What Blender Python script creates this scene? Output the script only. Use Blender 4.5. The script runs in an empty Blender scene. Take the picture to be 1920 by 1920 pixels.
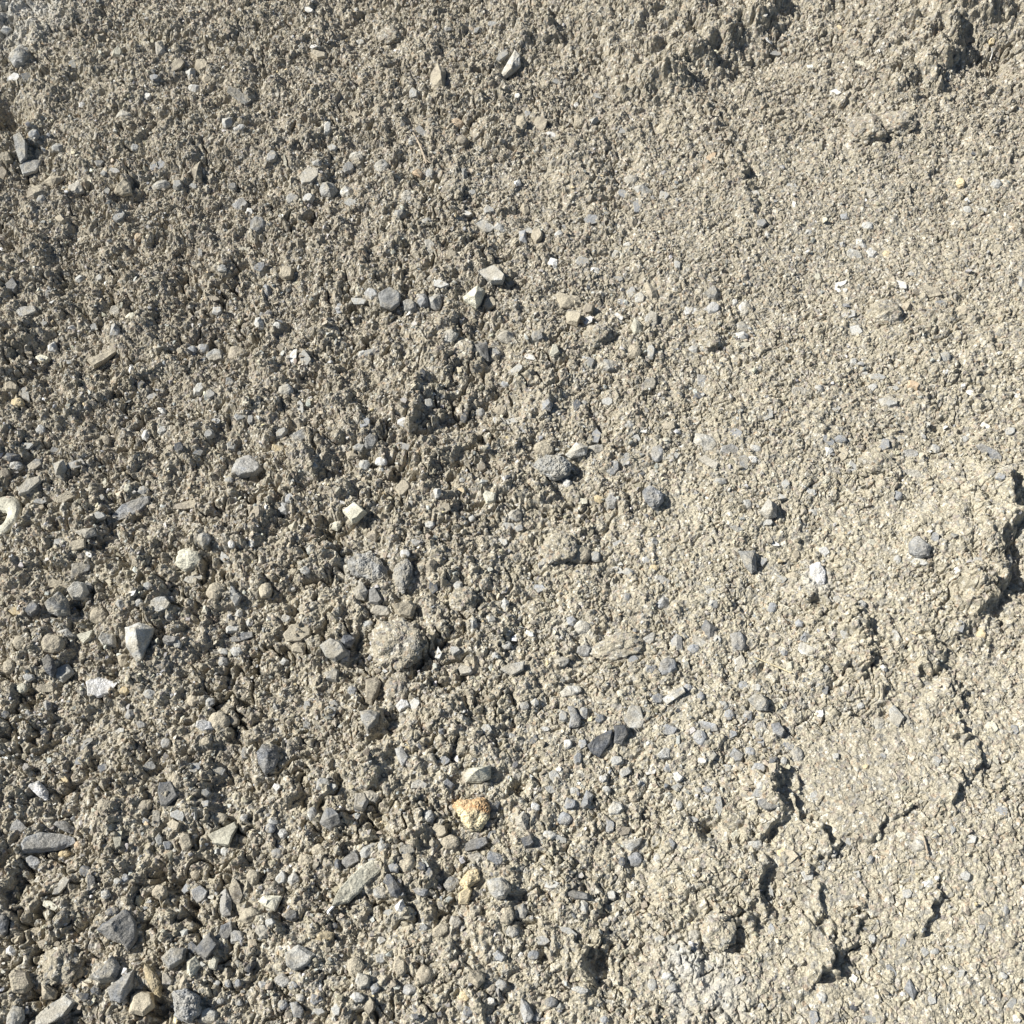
import bpy, bmesh, math, time
import numpy as np
from mathutils import Vector, noise as mnoise

T0 = time.time()
C = bpy.context.scene
f32 = np.float32
# ---------------------------------------------------------------- camera, sky, sun, exposure
CAM_H, PITCH, FOV = 1.45, 60.0, 50.0
cd = bpy.data.cameras.new("camera")
cam = bpy.data.objects.new("camera", cd)
C.collection.objects.link(cam)
cam.location = (0, 0, CAM_H)
cam.rotation_euler = (math.radians(90 - PITCH), 0, 0)
cd.sensor_fit = 'HORIZONTAL'
cd.angle = math.radians(FOV)
cd.clip_start, cd.clip_end = 0.05, 500
C.camera = cam

SUN_EL = 42.0
SUN_TRAVEL = Vector((1.0, -0.16, 0)).normalized()      # where the light goes, on the ground
w = bpy.data.worlds.new("World"); C.world = w; w.use_nodes = True
nt = w.node_tree; nt.nodes.clear()
sky = nt.nodes.new("ShaderNodeTexSky"); sky.sky_type = 'NISHITA'; sky.sun_disc = False
sky.sun_elevation = math.radians(SUN_EL)
to_sun = -SUN_TRAVEL
sky.sun_rotation = math.atan2(to_sun.x, to_sun.y)
bg = nt.nodes.new("ShaderNodeBackground"); bg.inputs[1].default_value = 0.048
wo = nt.nodes.new("ShaderNodeOutputWorld")
nt.links.new(sky.outputs[0], bg.inputs[0]); nt.links.new(bg.outputs[0], wo.inputs[0])
sd = bpy.data.lights.new("sun", 'SUN'); sd.energy = 4.8; sd.angle = math.radians(0.53); sd.color = (1.0, 0.965, 0.905)
sun = bpy.data.objects.new("sun", sd); C.collection.objects.link(sun)
ldir = Vector((SUN_TRAVEL.x * math.cos(math.radians(SUN_EL)), SUN_TRAVEL.y * math.cos(math.radians(SUN_EL)), -math.sin(math.radians(SUN_EL))))
sun.rotation_euler = ldir.to_track_quat('-Z', 'Y').to_euler()
sun.location = (-3, 0.5, 4)
C.view_settings.view_transform = 'Standard'; C.view_settings.look = 'None'
C.view_settings.exposure = 0.72; C.view_settings.gamma = 1
C.cycles.max_bounces = 4; C.cycles.diffuse_bounces = 3

# ---------------------------------------------------------------- photo pixels (1920 x 1920) <-> ground
TF = math.tan(math.radians(FOV / 2)); CP, SP = math.cos(math.radians(PITCH)), math.sin(math.radians(PITCH))
CAMP = np.array([0, 0, CAM_H])
def ray(px, py):
    px = np.asarray(px, float); py = np.asarray(py, float)
    u = (px / 960 - 1) * TF; v = (1 - py / 960) * TF
    d = np.stack([u, CP + v * SP, -SP + v * CP], -1)
    return d / np.linalg.norm(d, axis=-1, keepdims=True)
def flat(px, py, z=0.0):
    d = ray(px, py); t = (z - CAM_H) / d[..., 2]
    return (CAMP + d * t[..., None])[..., :2]
def to_px(x, y, z=0.0):
    yy = y; zz = z - CAM_H
    dep = yy * CP - zz * SP; up = yy * SP + zz * CP
    return 960 * (1 + x / dep / TF), 960 * (1 - up / dep / TF)
def px_size(x, y):            # metres per photo pixel across the view
    return np.sqrt(np.asarray(x) ** 2 + np.asarray(y) ** 2 + CAM_H ** 2) * TF / 960

# ---------------------------------------------------------------- noise
RT = np.random.RandomState(7)
TAB = RT.rand(64, 65536).astype(f32)
def hsh(ix, iy, seed):
    h = (ix.astype(np.int64) * 73856093) ^ (iy.astype(np.int64) * 19349663) ^ (seed * 83492791)
    h ^= (h >> 13); h *= 1274126177; h ^= (h >> 16)
    return (h & 65535).astype(np.int32)
def vnoise(x, y, s, seed=0):                 # smooth gradient noise, about -1..1
    x = x / s; y = y / s
    ix = np.floor(x); iy = np.floor(y); fx = (x - ix).astype(f32); fy = (y - iy).astype(f32)
    ix = ix.astype(np.int32); iy = iy.astype(np.int32)
    u = fx * fx * fx * (fx * (fx * 6 - 15) + 10); v = fy * fy * fy * (fy * (fy * 6 - 15) + 10)
    def g(dx, dy):
        a = TAB[0][hsh(ix + dx, iy + dy, seed)] * f32(2 * math.pi)
        return np.cos(a) * (fx - dx) + np.sin(a) * (fy - dy)
    n0 = g(0, 0); n1 = g(1, 0); n2 = g(0, 1); n3 = g(1, 1)
    a = n0 + u * (n1 - n0); b = n2 + u * (n3 - n2)
    return (a + v * (b - a)) * f32(1.5)
def fbm(x, y, s, seed, octs=3, gain=.5):
    r = 0; a = 1.0
    for k in range(octs):
        r = r + a * vnoise(x, y, s / 2 ** k, seed + k); a *= gain
    return r
def facets(x, y, cell, seed, steep=1.1, flat_top=.55, planes=4, fill=1.0):
    """Broken lumps: every cell holds a rough polygonal pyramid with a tilted cut-off top."""
    x = (x / cell).astype(f32); y = (y / cell).astype(f32)
    ix = np.floor(x).astype(np.int32); iy = np.floor(y).astype(np.int32)
    fx = x - ix; fy = y - iy
    best = np.zeros(np.broadcast(x, y).shape, f32)
    for dj in (-1, 0, 1):
        for di in (-1, 0, 1):
            k = hsh(ix + di, iy + dj, seed)
            dx = fx - di - TAB[1][k]; dy = fy - dj - TAB[2][k]
            size = f32(.35) + f32(.65) * TAB[3][k]
            ex = np.zeros_like(best)
            a0 = TAB[4][k] * f32(6.283)
            for p in range(planes):
                a = a0 + f32(6.283 * p / planes) + (TAB[5 + p][k] - f32(.5)) * f32(1.1)
                st = f32(steep) * (f32(.7) + f32(.8) * TAB[12 + p][k])
                np.maximum(ex, (np.cos(a) * dx + np.sin(a) * dy) * st, out=ex)
            top = size * f32(flat_top) + (TAB[20][k] - f32(.5)) * f32(.7) * dx + (TAB[21][k] - f32(.5)) * f32(.7) * dy
            h = np.minimum(size - ex, top)
            if fill < 1: h = np.where(TAB[22][k] < fill, h, f32(0))
            np.maximum(best, h, out=best)
    return best * f32(cell)
def smooth(a, b, x):
    t = np.clip((x - a) / (b - a), 0, 1); return t * t * (3 - 2 * t)
# ---------------------------------------------------------------- stones read off the photograph
# One line per stone: x y width height angle class shape.  Classes: S slate, B blue-grey, G grey, P pale grey,
# W whitish, T tan, N dusty brown-grey, V greenish cream, Y yellowish, O orange.
# Shapes: a angular, f flat, w wedge, b blocky, r rounded, s sliver.
STONES = {
(0, 0): """
35 170 70 50 0 W w;75 440 80 45 -15 W f;158 432 85 45 5 G f;905 285 70 95 -10 G w;990 370 110 60 -30 N f;1140 375 90 80 0 T b
1075 420 70 70 -40 P w;1165 445 60 50 0 T a;870 440 60 50 0 B a;660 300 60 55 0 V b;700 655 95 65 15 P a;1100 500 80 55 0 P a
1340 540 140 50 35 G f;35 890 90 80 0 T b;15 980 60 80 0 N b;175 935 140 80 -25 P f;210 1090 140 90 -20 N w;300 1020 120 70 -10 N a
885 935 100 55 -10 B f;640 960 80 35 10 G f;905 1045 110 60 -25 P a;1355 1155 100 80 0 B b;1405 1195 40 50 0 W a;1117 970 80 130 15 N w
1740 990 130 90 -45 G f;1840 1070 100 90 20 G a;1645 1125 80 70 30 P b;1735 1120 70 60 -35 P a;1600 900 80 25 80 V s;1785 915 60 40 0 P a
1840 720 80 45 -75 P a;1345 720 70 35 -15 P r;1280 690 60 60 0 P a;1460 1500 70 50 -10 B f;1130 1450 130 30 85 G s;65 1610 90 90 0 S b
275 1645 45 75 0 G a;450 1570 60 45 -30 P a;152 1750 120 70 -15 G f;655 1755 70 70 0 P b;745 1790 80 60 10 V a;1250 1510 55 45 0 P a
1615 1535 100 85 -20 T b;1500 1640 60 80 0 B a;1195 1680 90 30 5 N f;780 1335 50 45 0 O r;1380 1400 65 25 0 V s;340 1235 70 40 30 T a
670 1220 80 40 -35 G f;645 1860 60 80 0 G w;1460 1825 55 80 -20 P w;1910 1735 40 70 0 B f;250 1820 50 40 0 G a;1735 55 60 30 25 W s
1765 262 50 25 -10 W s;1790 310 100 60 10 T b;320 830 70 55 0 P a;195 755 65 60 0 B r;463 595 45 40 0 W r;830 545 50 40 0 W a
235 1125 60 55 0 G a;530 1840 50 40 0 P a;560 920 60 40 0 G a;430 1060 90 70 -20 P a;1000 1040 60 60 0 P a;1090 1050 50 40 0 P a
590 1090 45 80 20 P f;1450 1270 90 100 0 G r;1310 1050 50 40 0 G a;560 1560 40 40 0 P a;1560 1830 50 40 0 P a;1220 1750 60 50 0 G a;120 270 50 40 0 P r;410 360 50 40 30 P f;760 830 50 40 0 P a;1530 880 60 70 30 G a;1875 830 60 40 0 P a""",
(640, 0): """
905 315 90 45 -40 G f;855 135 70 35 -10 P f;760 170 55 30 -45 P s;410 530 55 70 0 P b;430 975 60 50 0 O w;650 700 80 70 0 O r
495 975 55 45 0 P b;85 890 90 70 0 P r;230 940 90 90 0 P r;40 950 70 70 0 G b;990 1035 50 50 0 W w;1700 1075 115 70 20 P a
1810 1115 70 70 30 G b;1630 1015 80 60 -5 P r;1665 1165 80 50 80 B f;1410 1235 90 55 -10 B f;1590 1095 75 45 35 B f;1120 700 80 90 0 N f
1180 760 70 35 20 W s;1340 685 70 80 0 T r;1415 690 55 90 30 P w;1560 735 110 30 5 G f;330 1210 70 60 0 G w;810 1275 115 70 38 P f
890 1280 80 50 35 P a;1020 1340 50 90 0 B w;1100 1330 70 100 0 T b;700 1200 90 30 15 P s;500 1385 60 90 -15 P f;370 1105 70 70 0 P r
830 1710 80 80 0 N b;557 1595 90 50 10 P f;165 1650 85 65 0 W b;385 1720 90 70 15 P b;455 1690 90 65 60 B w;525 1700 90 90 30 P a
95 1695 90 40 5 P f;610 1890 90 80 0 P r;925 1895 100 80 0 G a;1190 1480 60 70 0 W w;1360 1475 90 55 10 P f;1425 1525 60 45 0 W a
1545 1570 90 40 -5 G f;1550 1430 70 60 0 P r;1630 1650 60 80 30 G a;1552 1785 80 50 20 W f;1385 1805 65 45 -30 W f;1745 1810 75 100 0 P b
1586 1700 70 40 10 B f;1225 1320 55 55 0 P r;1100 1890 70 70 0 G b;1745 1650 120 65 65 N w;1215 460 60 30 0 P f;620 1430 70 50 0 T a
60 660 100 50 -20 T f;110 240 50 40 0 P a;990 540 35 35 0 W a;1320 590 30 30 0 W a;400 790 50 60 30 P a;450 740 80 40 50 G f;680 790 60 60 0 N r
1010 690 70 90 0 T r;1050 640 40 40 0 B a;830 1180 70 50 0 P a;1030 1180 60 80 0 T a;690 980 40 70 0 G a;1810 730 70 70 0 T r;600 165 50 30 0 G a
1440 540 50 30 20 P f;1260 1690 130 90 30 T a;1320 1700 70 80 0 T a;1300 1790 90 90 0 T b;1390 1740 60 70 30 N a;1680 1680 70 80 0 P a;1060 1300 60 40 0 P f;740 1080 50 40 0 P a;480 1250 60 50 0 P r;1640 1260 50 60 20 N a;60 1140 90 50 10 P f;30 1080 80 70 0 P a;1610 1380 50 40 0 P a;1890 1490 40 60 0 P a""",
(1280, 0): """
855 520 68 40 10 W f;1015 785 80 50 0 Y a;1040 1085 115 50 20 G f;1040 1270 65 50 10 P r;960 1435 100 60 10 P f;1060 1435 70 60 0 W b
1005 1380 90 65 30 P a;875 1605 92 38 -28 W s;1220 1600 100 42 20 W f;875 1635 40 25 0 W a;915 1635 32 30 0 W a;170 1740 80 70 0 B b
170 1655 80 80 0 G b;345 1740 70 90 0 P r;290 1700 40 40 0 W r;45 1750 90 50 0 W f;325 1890 90 60 0 W a;330 1840 90 60 20 P r
935 1770 100 50 -20 P f;160 885 75 40 -45 O s;1600 1130 40 45 0 W w;1450 1705 60 30 0 B f;610 1045 60 28 0 P f;628 1150 45 22 85 W s
445 1260 70 60 0 G a;475 1320 30 45 0 P a;912 1220 50 40 0 B a;970 1860 85 65 20 P f;1005 360 90 38 15 V f;1370 1640 170 70 10 N f
1905 1600 45 90 0 P a;520 300 80 30 10 G f;745 160 50 25 0 V s;880 160 40 40 0 Y a;1100 290 30 25 0 W a;710 650 50 30 0 P f
1600 1190 60 60 0 P r;1290 1540 50 30 0 P a;1640 860 40 25 0 S f;1560 1030 60 60 0 Y r;1760 1040 70 60 0 P r;410 1085 60 30 20 P f;1150 1430 60 40 0 Y a;900 1380 40 40 0 B a;710 1310 50 40 0 P a;1690 1180 50 30 20 P f;760 1560 40 50 -20 V a;1740 230 40 40 -30 Y w;1260 1730 60 60 0 T a;1570 1750 80 60 0 T r;1100 1000 60 30 0 P f""",
(0, 640): """
300 35 60 70 0 W w;240 100 90 55 0 V a;1215 85 110 85 -25 P a;1330 75 105 95 0 N r;1080 50 60 50 0 B r;1140 40 70 55 0 B r;1600 45 100 45 20 N f
1650 85 90 45 -65 W s;1715 90 90 60 70 P f;1115 270 65 80 10 P b;1295 240 60 60 0 G b;1185 300 60 60 0 G b;910 390 62 38 30 W w;820 530 50 70 0 W a
915 500 60 50 0 P a;60 255 80 60 20 T a;145 300 95 48 65 P f;600 555 50 60 0 N r;1010 600 60 70 0 S b;1115 625 65 45 -20 B f;1180 520 60 60 0 P b
1570 610 88 40 25 Y f;65 650 100 50 10 S w;90 700 80 60 0 P r;205 700 100 80 -15 G b;340 720 75 100 -10 P w;430 695 110 50 -15 B f
365 880 110 55 -30 N f;1060 920 185 50 -10 N f;805 840 80 50 -15 G a;490 1080 120 60 -10 P w;440 1145 110 60 -15 N f;340 1140 80 60 0 G a
1600 940 70 70 0 G a;1630 880 60 60 0 B a;1455 960 60 80 0 N a;1650 1040 60 60 -30 V w;1895 1035 65 55 -35 V a;1265 1220 75 45 45 P f
1095 1335 120 50 -15 P f;170 1435 90 50 -15 T a;320 1365 120 50 0 N f;90 1515 80 50 10 Y f;185 1510 90 80 0 S b;895 1475 125 85 -5 P f
480 1655 110 68 -10 V w;370 1640 110 55 20 P w;615 1680 110 80 15 P b;1310 1620 90 60 -20 P b;1360 1665 135 45 -15 S f;1330 1745 80 60 10 P a
955 1680 90 60 10 S b;1255 1745 60 38 20 P r;1000 1700 52 52 0 P r;360 1870 110 90 -35 P a;165 1890 70 50 0 P a;1345 1540 50 70 0 P a
1750 1170 60 58 0 P w;830 1375 60 50 0 P r;1300 1140 40 50 0 W r;1415 1135 35 50 0 W r;690 1790 60 80 0 T w;1870 1880 90 80 0 P b;1255 1800 60 60 0 G a
1310 1420 90 50 80 P a;560 980 80 50 0 P a;220 900 80 40 -15 G f;30 740 60 60 0 N r;1385 335 40 50 0 V f;1350 420 70 40 -20 P f;1410 440 40 60 15 G a
1210 450 60 35 -5 B f;1300 590 60 60 0 P a;860 310 70 40 -10 G a;1610 275 90 70 0 P r;1690 370 40 80 -20 P f;740 160 35 40 0 W a;800 250 50 60 0 S r
1765 700 50 40 0 P a;1680 540 100 60 -40 P f;1590 510 90 50 -40 P a;1430 780 60 80 0 N b;1290 780 50 40 0 P r;590 790 30 50 0 V a;720 825 50 50 0 V r
500 1390 60 60 0 G b;310 610 60 40 0 G a;150 590 90 40 0 P f;230 500 60 60 0 P r;100 350 80 60 0 Y r;1150 1110 80 80 30 G a;780 1470 60 50 0 P a;680 1480 60 70 0 G a;1210 1410 110 110 0 T r;1330 1450 60 80 0 P a;1610 1560 60 50 0 P a;950 1550 50 50 0 G a;560 1540 110 110 0 T r;1720 1290 60 50 0 P a;960 1450 50 40 0 B a;1400 1580 40 50 0 P a;500 1200 50 30 30 W f;1490 1400 80 90 0 T r;1680 1720 90 80 0 N a;1600 1800 60 50 0 P a;110 1690 90 80 0 T r;300 1700 140 110 0 N r;50 1830 70 80 0 N r""",
(640, 640): """
790 50 85 115 -15 S w;870 70 60 55 0 G b;990 160 80 55 -50 P a;1060 90 72 32 20 W f;1200 50 60 75 0 V b;1155 365 60 70 0 B w;1500 340 75 60 35 P b
1365 350 50 40 0 P r;1325 360 50 70 0 S a;880 445 60 38 0 W f;960 450 82 42 0 P f;1435 605 90 55 -5 P a;1435 535 85 55 -70 B f;1520 710 100 85 20 B f
1140 605 120 90 0 T r;1780 630 75 100 0 B r;1865 645 90 42 -20 P f;1830 560 50 45 0 V r;1650 545 80 40 0 P f;1450 890 68 52 0 Y a;1520 900 75 80 0 B b
1355 900 72 38 20 V f;830 885 80 80 0 V b;540 850 50 60 0 P w;980 980 90 65 20 P a;940 1040 80 42 10 P f;735 995 40 42 0 P r;565 945 110 45 -20 N f
225 675 72 56 0 W r;130 695 70 60 0 P a;165 560 80 90 0 G a;350 590 90 40 15 G f;356 455 80 58 0 W a;360 1195 60 50 0 W r;115 1400 80 110 0 G w
190 1440 80 110 0 S b;230 1520 130 65 10 G a;130 460 70 45 -30 B f;905 1130 62 50 0 P f;510 1260 80 60 -60 N w;740 1590 60 80 0 P w
1710 1690 135 55 -35 P f;1365 1735 90 70 0 B a;1835 1830 110 105 0 B r;1735 1840 70 60 0 B a;1810 1475 80 80 0 B w;1805 1350 90 70 0 B f
1710 1230 60 45 0 W w;1760 1275 60 40 0 Y r;1610 1435 50 45 0 B a;30 1680 90 100 0 S w;20 1760 65 100 0 B b;545 1755 70 38 -80 W s;865 1765 40 42 0 P a
700 1850 90 60 0 G a;520 1380 95 50 80 S f;920 1480 50 80 0 P a;790 710 50 60 0 N b;785 800 85 24 -75 V s;1270 800 60 60 0 W w;1890 1700 110 75 70 B w
1690 750 50 42 0 S a;170 60 90 50 -30 G a;120 70 60 40 0 P a;920 240 50 40 0 B a;900 390 80 60 0 T r;780 400 60 50 0 P a;1400 120 60 70 0 G a
1500 130 80 70 0 P a;1730 240 90 60 -20 G f;1640 60 100 80 0 T r;1740 60 50 80 0 P b;1620 470 60 50 0 P r;1840 480 80 60 0 T b;490 350 50 60 0 P a
350 830 90 110 20 T a;180 1090 80 80 0 N a;430 1120 80 60 0 G r;500 1030 60 50 0 P r;1000 1050 50 40 0 P a;1600 660 50 80 30 P f;1750 1130 60 60 0 P a;1560 1140 70 40 -20 W f
1430 1210 60 60 0 P a;1550 1290 80 40 20 P f;1340 1200 130 120 0 T r;1290 1570 60 60 0 B a;1360 1610 100 80 15 P r;1120 1390 70 50 0 B f;1140 1240 70 30 -30 P f;840 1560 60 50 0 P a;660 1380 60 60 0 P a;930 1710 60 50 0 P r;640 1740 60 60 -20 G a;680 780 40 30 0 P a;100 590 70 60 0 P a;60 640 80 50 0 T a;460 190 50 80 0 S a;1700 500 50 30 0 W f;690 430 40 60 0 S a;1620 1300 80 50 20 P a;1640 1790 60 50 0 B f;150 1590 60 40 0 P r;300 1690 50 40 0 G a;1240 1800 90 60 0 P a""",
(1280, 640): """
655 285 95 68 -10 P f;765 270 60 50 0 P a;1295 250 75 50 10 O b;110 220 90 80 35 B f;95 310 80 45 0 S a;265 610 110 70 -5 B f;410 605 70 45 0 P r
395 665 60 50 0 W r;345 680 60 95 -10 G f;815 555 80 42 30 B f;890 550 80 48 5 B r;814 615 55 55 0 W w;955 715 60 82 10 P f;895 635 90 75 60 T f
1135 590 70 80 0 B a;1240 560 80 42 20 P f;1275 640 110 60 -10 B f;1150 345 110 68 5 P a;1300 745 130 48 10 P f;1420 605 60 60 0 P r;1475 90 70 60 0 P r
1840 510 70 60 0 P a;1730 630 175 55 30 B f;1785 760 60 50 0 B a;120 570 150 105 30 P a;300 515 80 50 30 B f;795 1185 80 60 20 W b;455 1240 50 60 0 B a
504 1500 60 68 10 B r;570 1495 72 22 20 V s;155 1640 130 85 60 S w;310 1690 130 95 65 B r;60 1730 70 60 0 B r;700 1740 110 68 30 P f;575 1750 60 50 0 B a
605 1830 50 70 0 V a;1130 1840 50 50 0 W w;1195 1670 100 58 75 P f;690 1665 75 55 -40 B a;735 965 62 42 20 P a;1210 870 60 60 0 B r;1005 1480 60 50 0 P r
1830 1240 50 90 0 P a;1545 1290 40 45 0 W r;325 1830 130 68 80 P f;1615 290 50 40 0 W a;1885 310 40 30 0 W r;210 790 80 50 0 P a;1680 1650 60 70 0 Y r
800 1840 50 45 0 P r;655 1585 50 48 0 B a;100 1690 110 50 30 P f;1420 1110 50 80 0 B f;1330 1240 110 40 10 P f;530 875 120 40 5 P f;470 1020 80 40 0 P a
310 1050 100 40 -5 P f;360 920 60 60 0 P r;580 800 50 60 0 P f;720 850 50 40 0 P f;1100 200 90 40 0 P f;1070 260 60 50 0 P a;1370 470 50 40 0 P f
860 380 60 50 0 P f;130 30 80 60 0 P a;60 50 70 60 0 P a;340 20 90 40 0 V f;960 120 50 50 0 P r;1030 180 40 30 0 P a;640 1200 50 60 0 T a;550 1340 80 50 0 P f
160 1410 70 40 0 P f;170 1480 60 60 0 P a;870 1450 50 40 0 P a;910 1650 70 40 60 P f;1560 1600 50 70 0 B f;1660 1230 60 40 0 P f;1210 1230 50 60 0 P r;1050 1140 80 50 -40 V f
800 780 60 50 0 V r;1180 270 90 40 -10 P f;1590 550 50 40 0 P r;1700 480 60 40 20 W f;520 1140 60 25 20 W s;1480 170 40 30 0 W a;620 1320 70 50 0 T r;200 1680 40 50 0 P a;420 1400 30 20 0 W a;1500 860 50 40 0 T r;480 410 60 80 20 P f;380 440 40 40 0 V a;1580 250 30 25 0 W a""",
(0, 1280): """
125 30 70 60 0 V r;700 45 56 50 0 Y b;840 65 80 60 0 P a;30 180 62 50 0 S r;250 275 62 44 0 S r;265 130 50 80 0 G w;255 30 110 48 0 N f;670 275 72 38 -35 P f
795 240 60 60 0 G b;1150 245 110 70 15 W a;95 820 120 75 -35 B f;190 1010 110 68 20 B a;895 880 48 84 0 P b;945 915 56 50 0 B b;1045 890 75 110 0 N b
1000 745 86 54 25 P f;1090 480 70 60 0 B f;1160 620 60 50 0 G a;1155 680 50 48 0 B b;985 800 80 70 20 T a;1755 735 60 80 0 G r;1520 820 60 58 0 B r
1370 885 60 50 0 T r;440 915 50 48 0 O r;1060 1150 95 44 -45 B f;1330 1180 160 75 80 N f;1400 1310 140 90 -30 N w;1640 1310 70 68 0 S b;630 1290 84 50 -15 S r
345 1140 145 50 -50 G f;480 1060 72 70 0 S r;515 1130 110 48 85 S f;1200 1580 62 78 0 V b;1080 1490 66 80 0 S b;1275 1400 125 85 -70 S b;1335 1430 90 80 0 B b
1410 1595 105 55 -35 S w;1825 1430 110 66 -10 Y a;1785 1780 80 66 0 B b;1800 1850 80 50 0 P a;1590 1810 60 60 0 B r;1890 1840 60 78 0 P b;120 1680 140 135 0 N b
1180 1880 100 95 0 P b;1040 1680 100 56 -65 N w;945 1670 70 82 0 G b;15 1350 70 150 0 S r;290 1255 95 48 20 V f;595 1190 60 54 0 P r;910 1420 78 40 -75 V r
660 1115 50 44 0 P a;705 1100 42 54 0 B b;1560 590 50 50 0 W b;1820 570 90 70 0 P b;65 1510 70 68 0 W a;820 780 46 50 0 B b;450 440 70 42 0 B f
155 180 40 60 0 G r;490 340 110 40 -45 G f;400 330 60 60 0 G a;360 540 60 30 40 Y s;580 480 60 60 0 S a;730 180 60 60 0 G a;1080 100 60 70 0 T r;1180 110 60 60 20 G w
1230 220 130 120 0 T r;1320 220 60 70 0 N b;1380 400 50 70 0 G f;930 340 60 60 0 G r;840 470 70 50 -30 P f;590 690 90 80 0 N r;360 810 130 60 25 S a;360 960 70 50 0 Y r
1590 850 60 60 0 P a;1540 780 60 50 0 P a;1460 800 50 50 0 N a;1240 760 80 60 0 T a;1370 760 50 50 0 P a;880 760 50 100 10 G f;815 690 90 70 -30 N r;1560 960 70 60 0 G r
1650 1110 70 90 0 P a;1580 1100 60 90 20 P a;1420 1100 80 110 0 N r;900 1180 90 90 0 T r;1100 1080 60 60 0 T r;1270 950 60 60 0 P r;250 1470 80 60 0 N r;340 1590 180 150 0 T r;440 1640 60 50 0 T r;470 1770 90 60 0 S b;540 1730 60 60 0 S r;1220 1690 40 40 0 P r;1280 1690 40 50 0 B r;1340 1690 40 50 0 B r;1650 1700 60 50 0 B r;1690 1770 50 50 0 P r;1480 1700 60 50 20 B a;700 1780 40 70 0 G a;1240 1790 50 40 0 G r;1340 1800 50 40 0 G r;1480 1400 90 80 0 P r;1520 1350 60 50 0 P a;1420 1470 60 60 0 T r;1880 1370 40 40 0 S r;1900 1030 40 70 0 S a;1720 1000 90 80 0 T r;1790 940 80 70 0 T r;200 1400 70 50 0 T f;1880 120 70 50 0 G a;1860 160 70 60 0 P f;1730 130 50 60 0 G a;1730 240 50 50 0 P a;1870 590 60 50 0 P a;1230 500 90 50 0 G f;1160 330 60 50 0 T r;990 560 60 90 0 T r""",
(640, 1280): """
756 985 105 62 0 G a;865 985 100 66 35 B f;848 855 75 42 -40 B f;1650 200 125 135 0 P f;1775 90 70 60 0 B b;1275 345 50 56 0 W b;1225 490 36 42 0 W a
1470 540 46 44 0 W b;1740 500 66 42 0 W f;1890 530 80 66 0 W a;1290 680 70 70 0 B b;1260 765 92 78 0 B r;1090 700 50 50 0 W a;1020 780 85 110 0 P w;1050 890 80 78 0 S b
1545 710 92 78 0 P a;1510 810 50 80 0 B b;1585 830 92 58 -20 N f;1650 995 96 90 0 B r;1580 1010 42 60 0 S r;1365 1260 50 80 0 P a;1185 1135 90 50 0 P f
1840 260 110 64 0 B f;1455 205 60 66 0 B b;495 1070 46 80 0 S b;455 1035 62 58 0 S b;450 1170 90 60 20 B a;55 1000 130 80 -40 S b;150 950 125 66 -35 P a;230 920 62 80 0 P a
105 665 90 110 0 G b;345 130 86 78 0 W a;415 125 66 78 0 P a;580 435 62 60 0 B f;600 565 72 60 0 B a;440 575 100 64 -20 P f;60 45 60 58 0 B r
225 1550 82 60 0 P a;120 1680 90 100 0 P b;190 1715 60 58 0 B r;90 1770 90 60 0 P a;385 1725 82 68 0 B r;160 1820 62 120 0 N b;715 1850 70 62 0 B b
841 1790 50 50 0 W b;750 1660 120 92 35 T a;890 1540 80 55 35 B a;1180 1800 80 66 0 B r;1345 1730 100 42 10 P r;1280 1400 120 44 35 P f;1130 1450 90 58 0 P f
815 260 72 60 0 P f;1175 600 70 50 0 P f;1200 530 80 54 60 P f;270 1295 70 40 0 P f;1330 430 50 70 0 B b;1355 345 52 60 0 B b;500 755 50 58 0 B f;1145 260 52 30 0 P f
1310 610 60 44 0 P r;1570 60 40 40 0 V r;870 60 60 50 0 T a;1030 130 60 50 0 P r;1090 110 50 50 0 P a;1080 320 40 60 30 S f;1250 190 50 70 0 P a;1360 170 60 70 0 P a;1900 580 50 40 0 P a
1600 500 70 50 -30 P a;1840 480 50 60 20 B a;1820 400 90 70 0 P a;1550 440 80 60 0 P a;1640 640 60 70 0 T a;1490 600 50 40 0 P r;830 690 110 60 30 G a;870 700 40 90 20 S a;820 790 50 70 0 B a
610 900 110 90 0 T r;550 830 110 90 0 T a;620 1130 100 90 0 G r;370 1010 110 130 0 T r;300 1030 70 80 0 B a;180 1010 60 50 0 P f;270 1110 70 70 0 S a;220 1180 90 70 0 G r;370 940 90 60 -20 P f
490 750 60 70 0 P r;90 700 40 60 0 B a;180 640 100 60 20 G a;700 1200 80 110 0 Y a;930 1310 90 100 0 T r;1020 1290 60 90 0 G a;640 1350 80 90 0 G b;560 1400 130 70 -40 T a;230 1450 60 50 0 P a
460 1380 60 50 0 P a;80 1600 100 120 0 T r;330 1600 80 120 0 T b;470 1640 110 110 0 T r;690 1760 60 60 0 Y r;1490 1690 70 50 30 T a;900 1700 70 70 0 G r;1080 1530 70 60 0 B r;960 1400 80 70 0 P r;1010 1530 30 30 0 W a;1480 1900 60 50 0 B a;1100 1880 50 50 0 G a;850 1720 40 40 0 N r;1780 990 50 70 0 P r;1520 1200 60 60 0 P a;1230 880 70 40 20 P f;1370 880 60 40 0 T r;1170 860 80 60 0 P r;1390 1090 50 50 0 T r;1860 900 40 70 -30 B a;1900 690 40 60 0 P r;1720 640 50 40 0 T r;1690 570 40 40 0 P r;1790 1440 60 40 0 P a;1830 1650 60 50 0 W r;1750 1700 60 70 0 P r;1860 1720 70 60 0 G r""",
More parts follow.
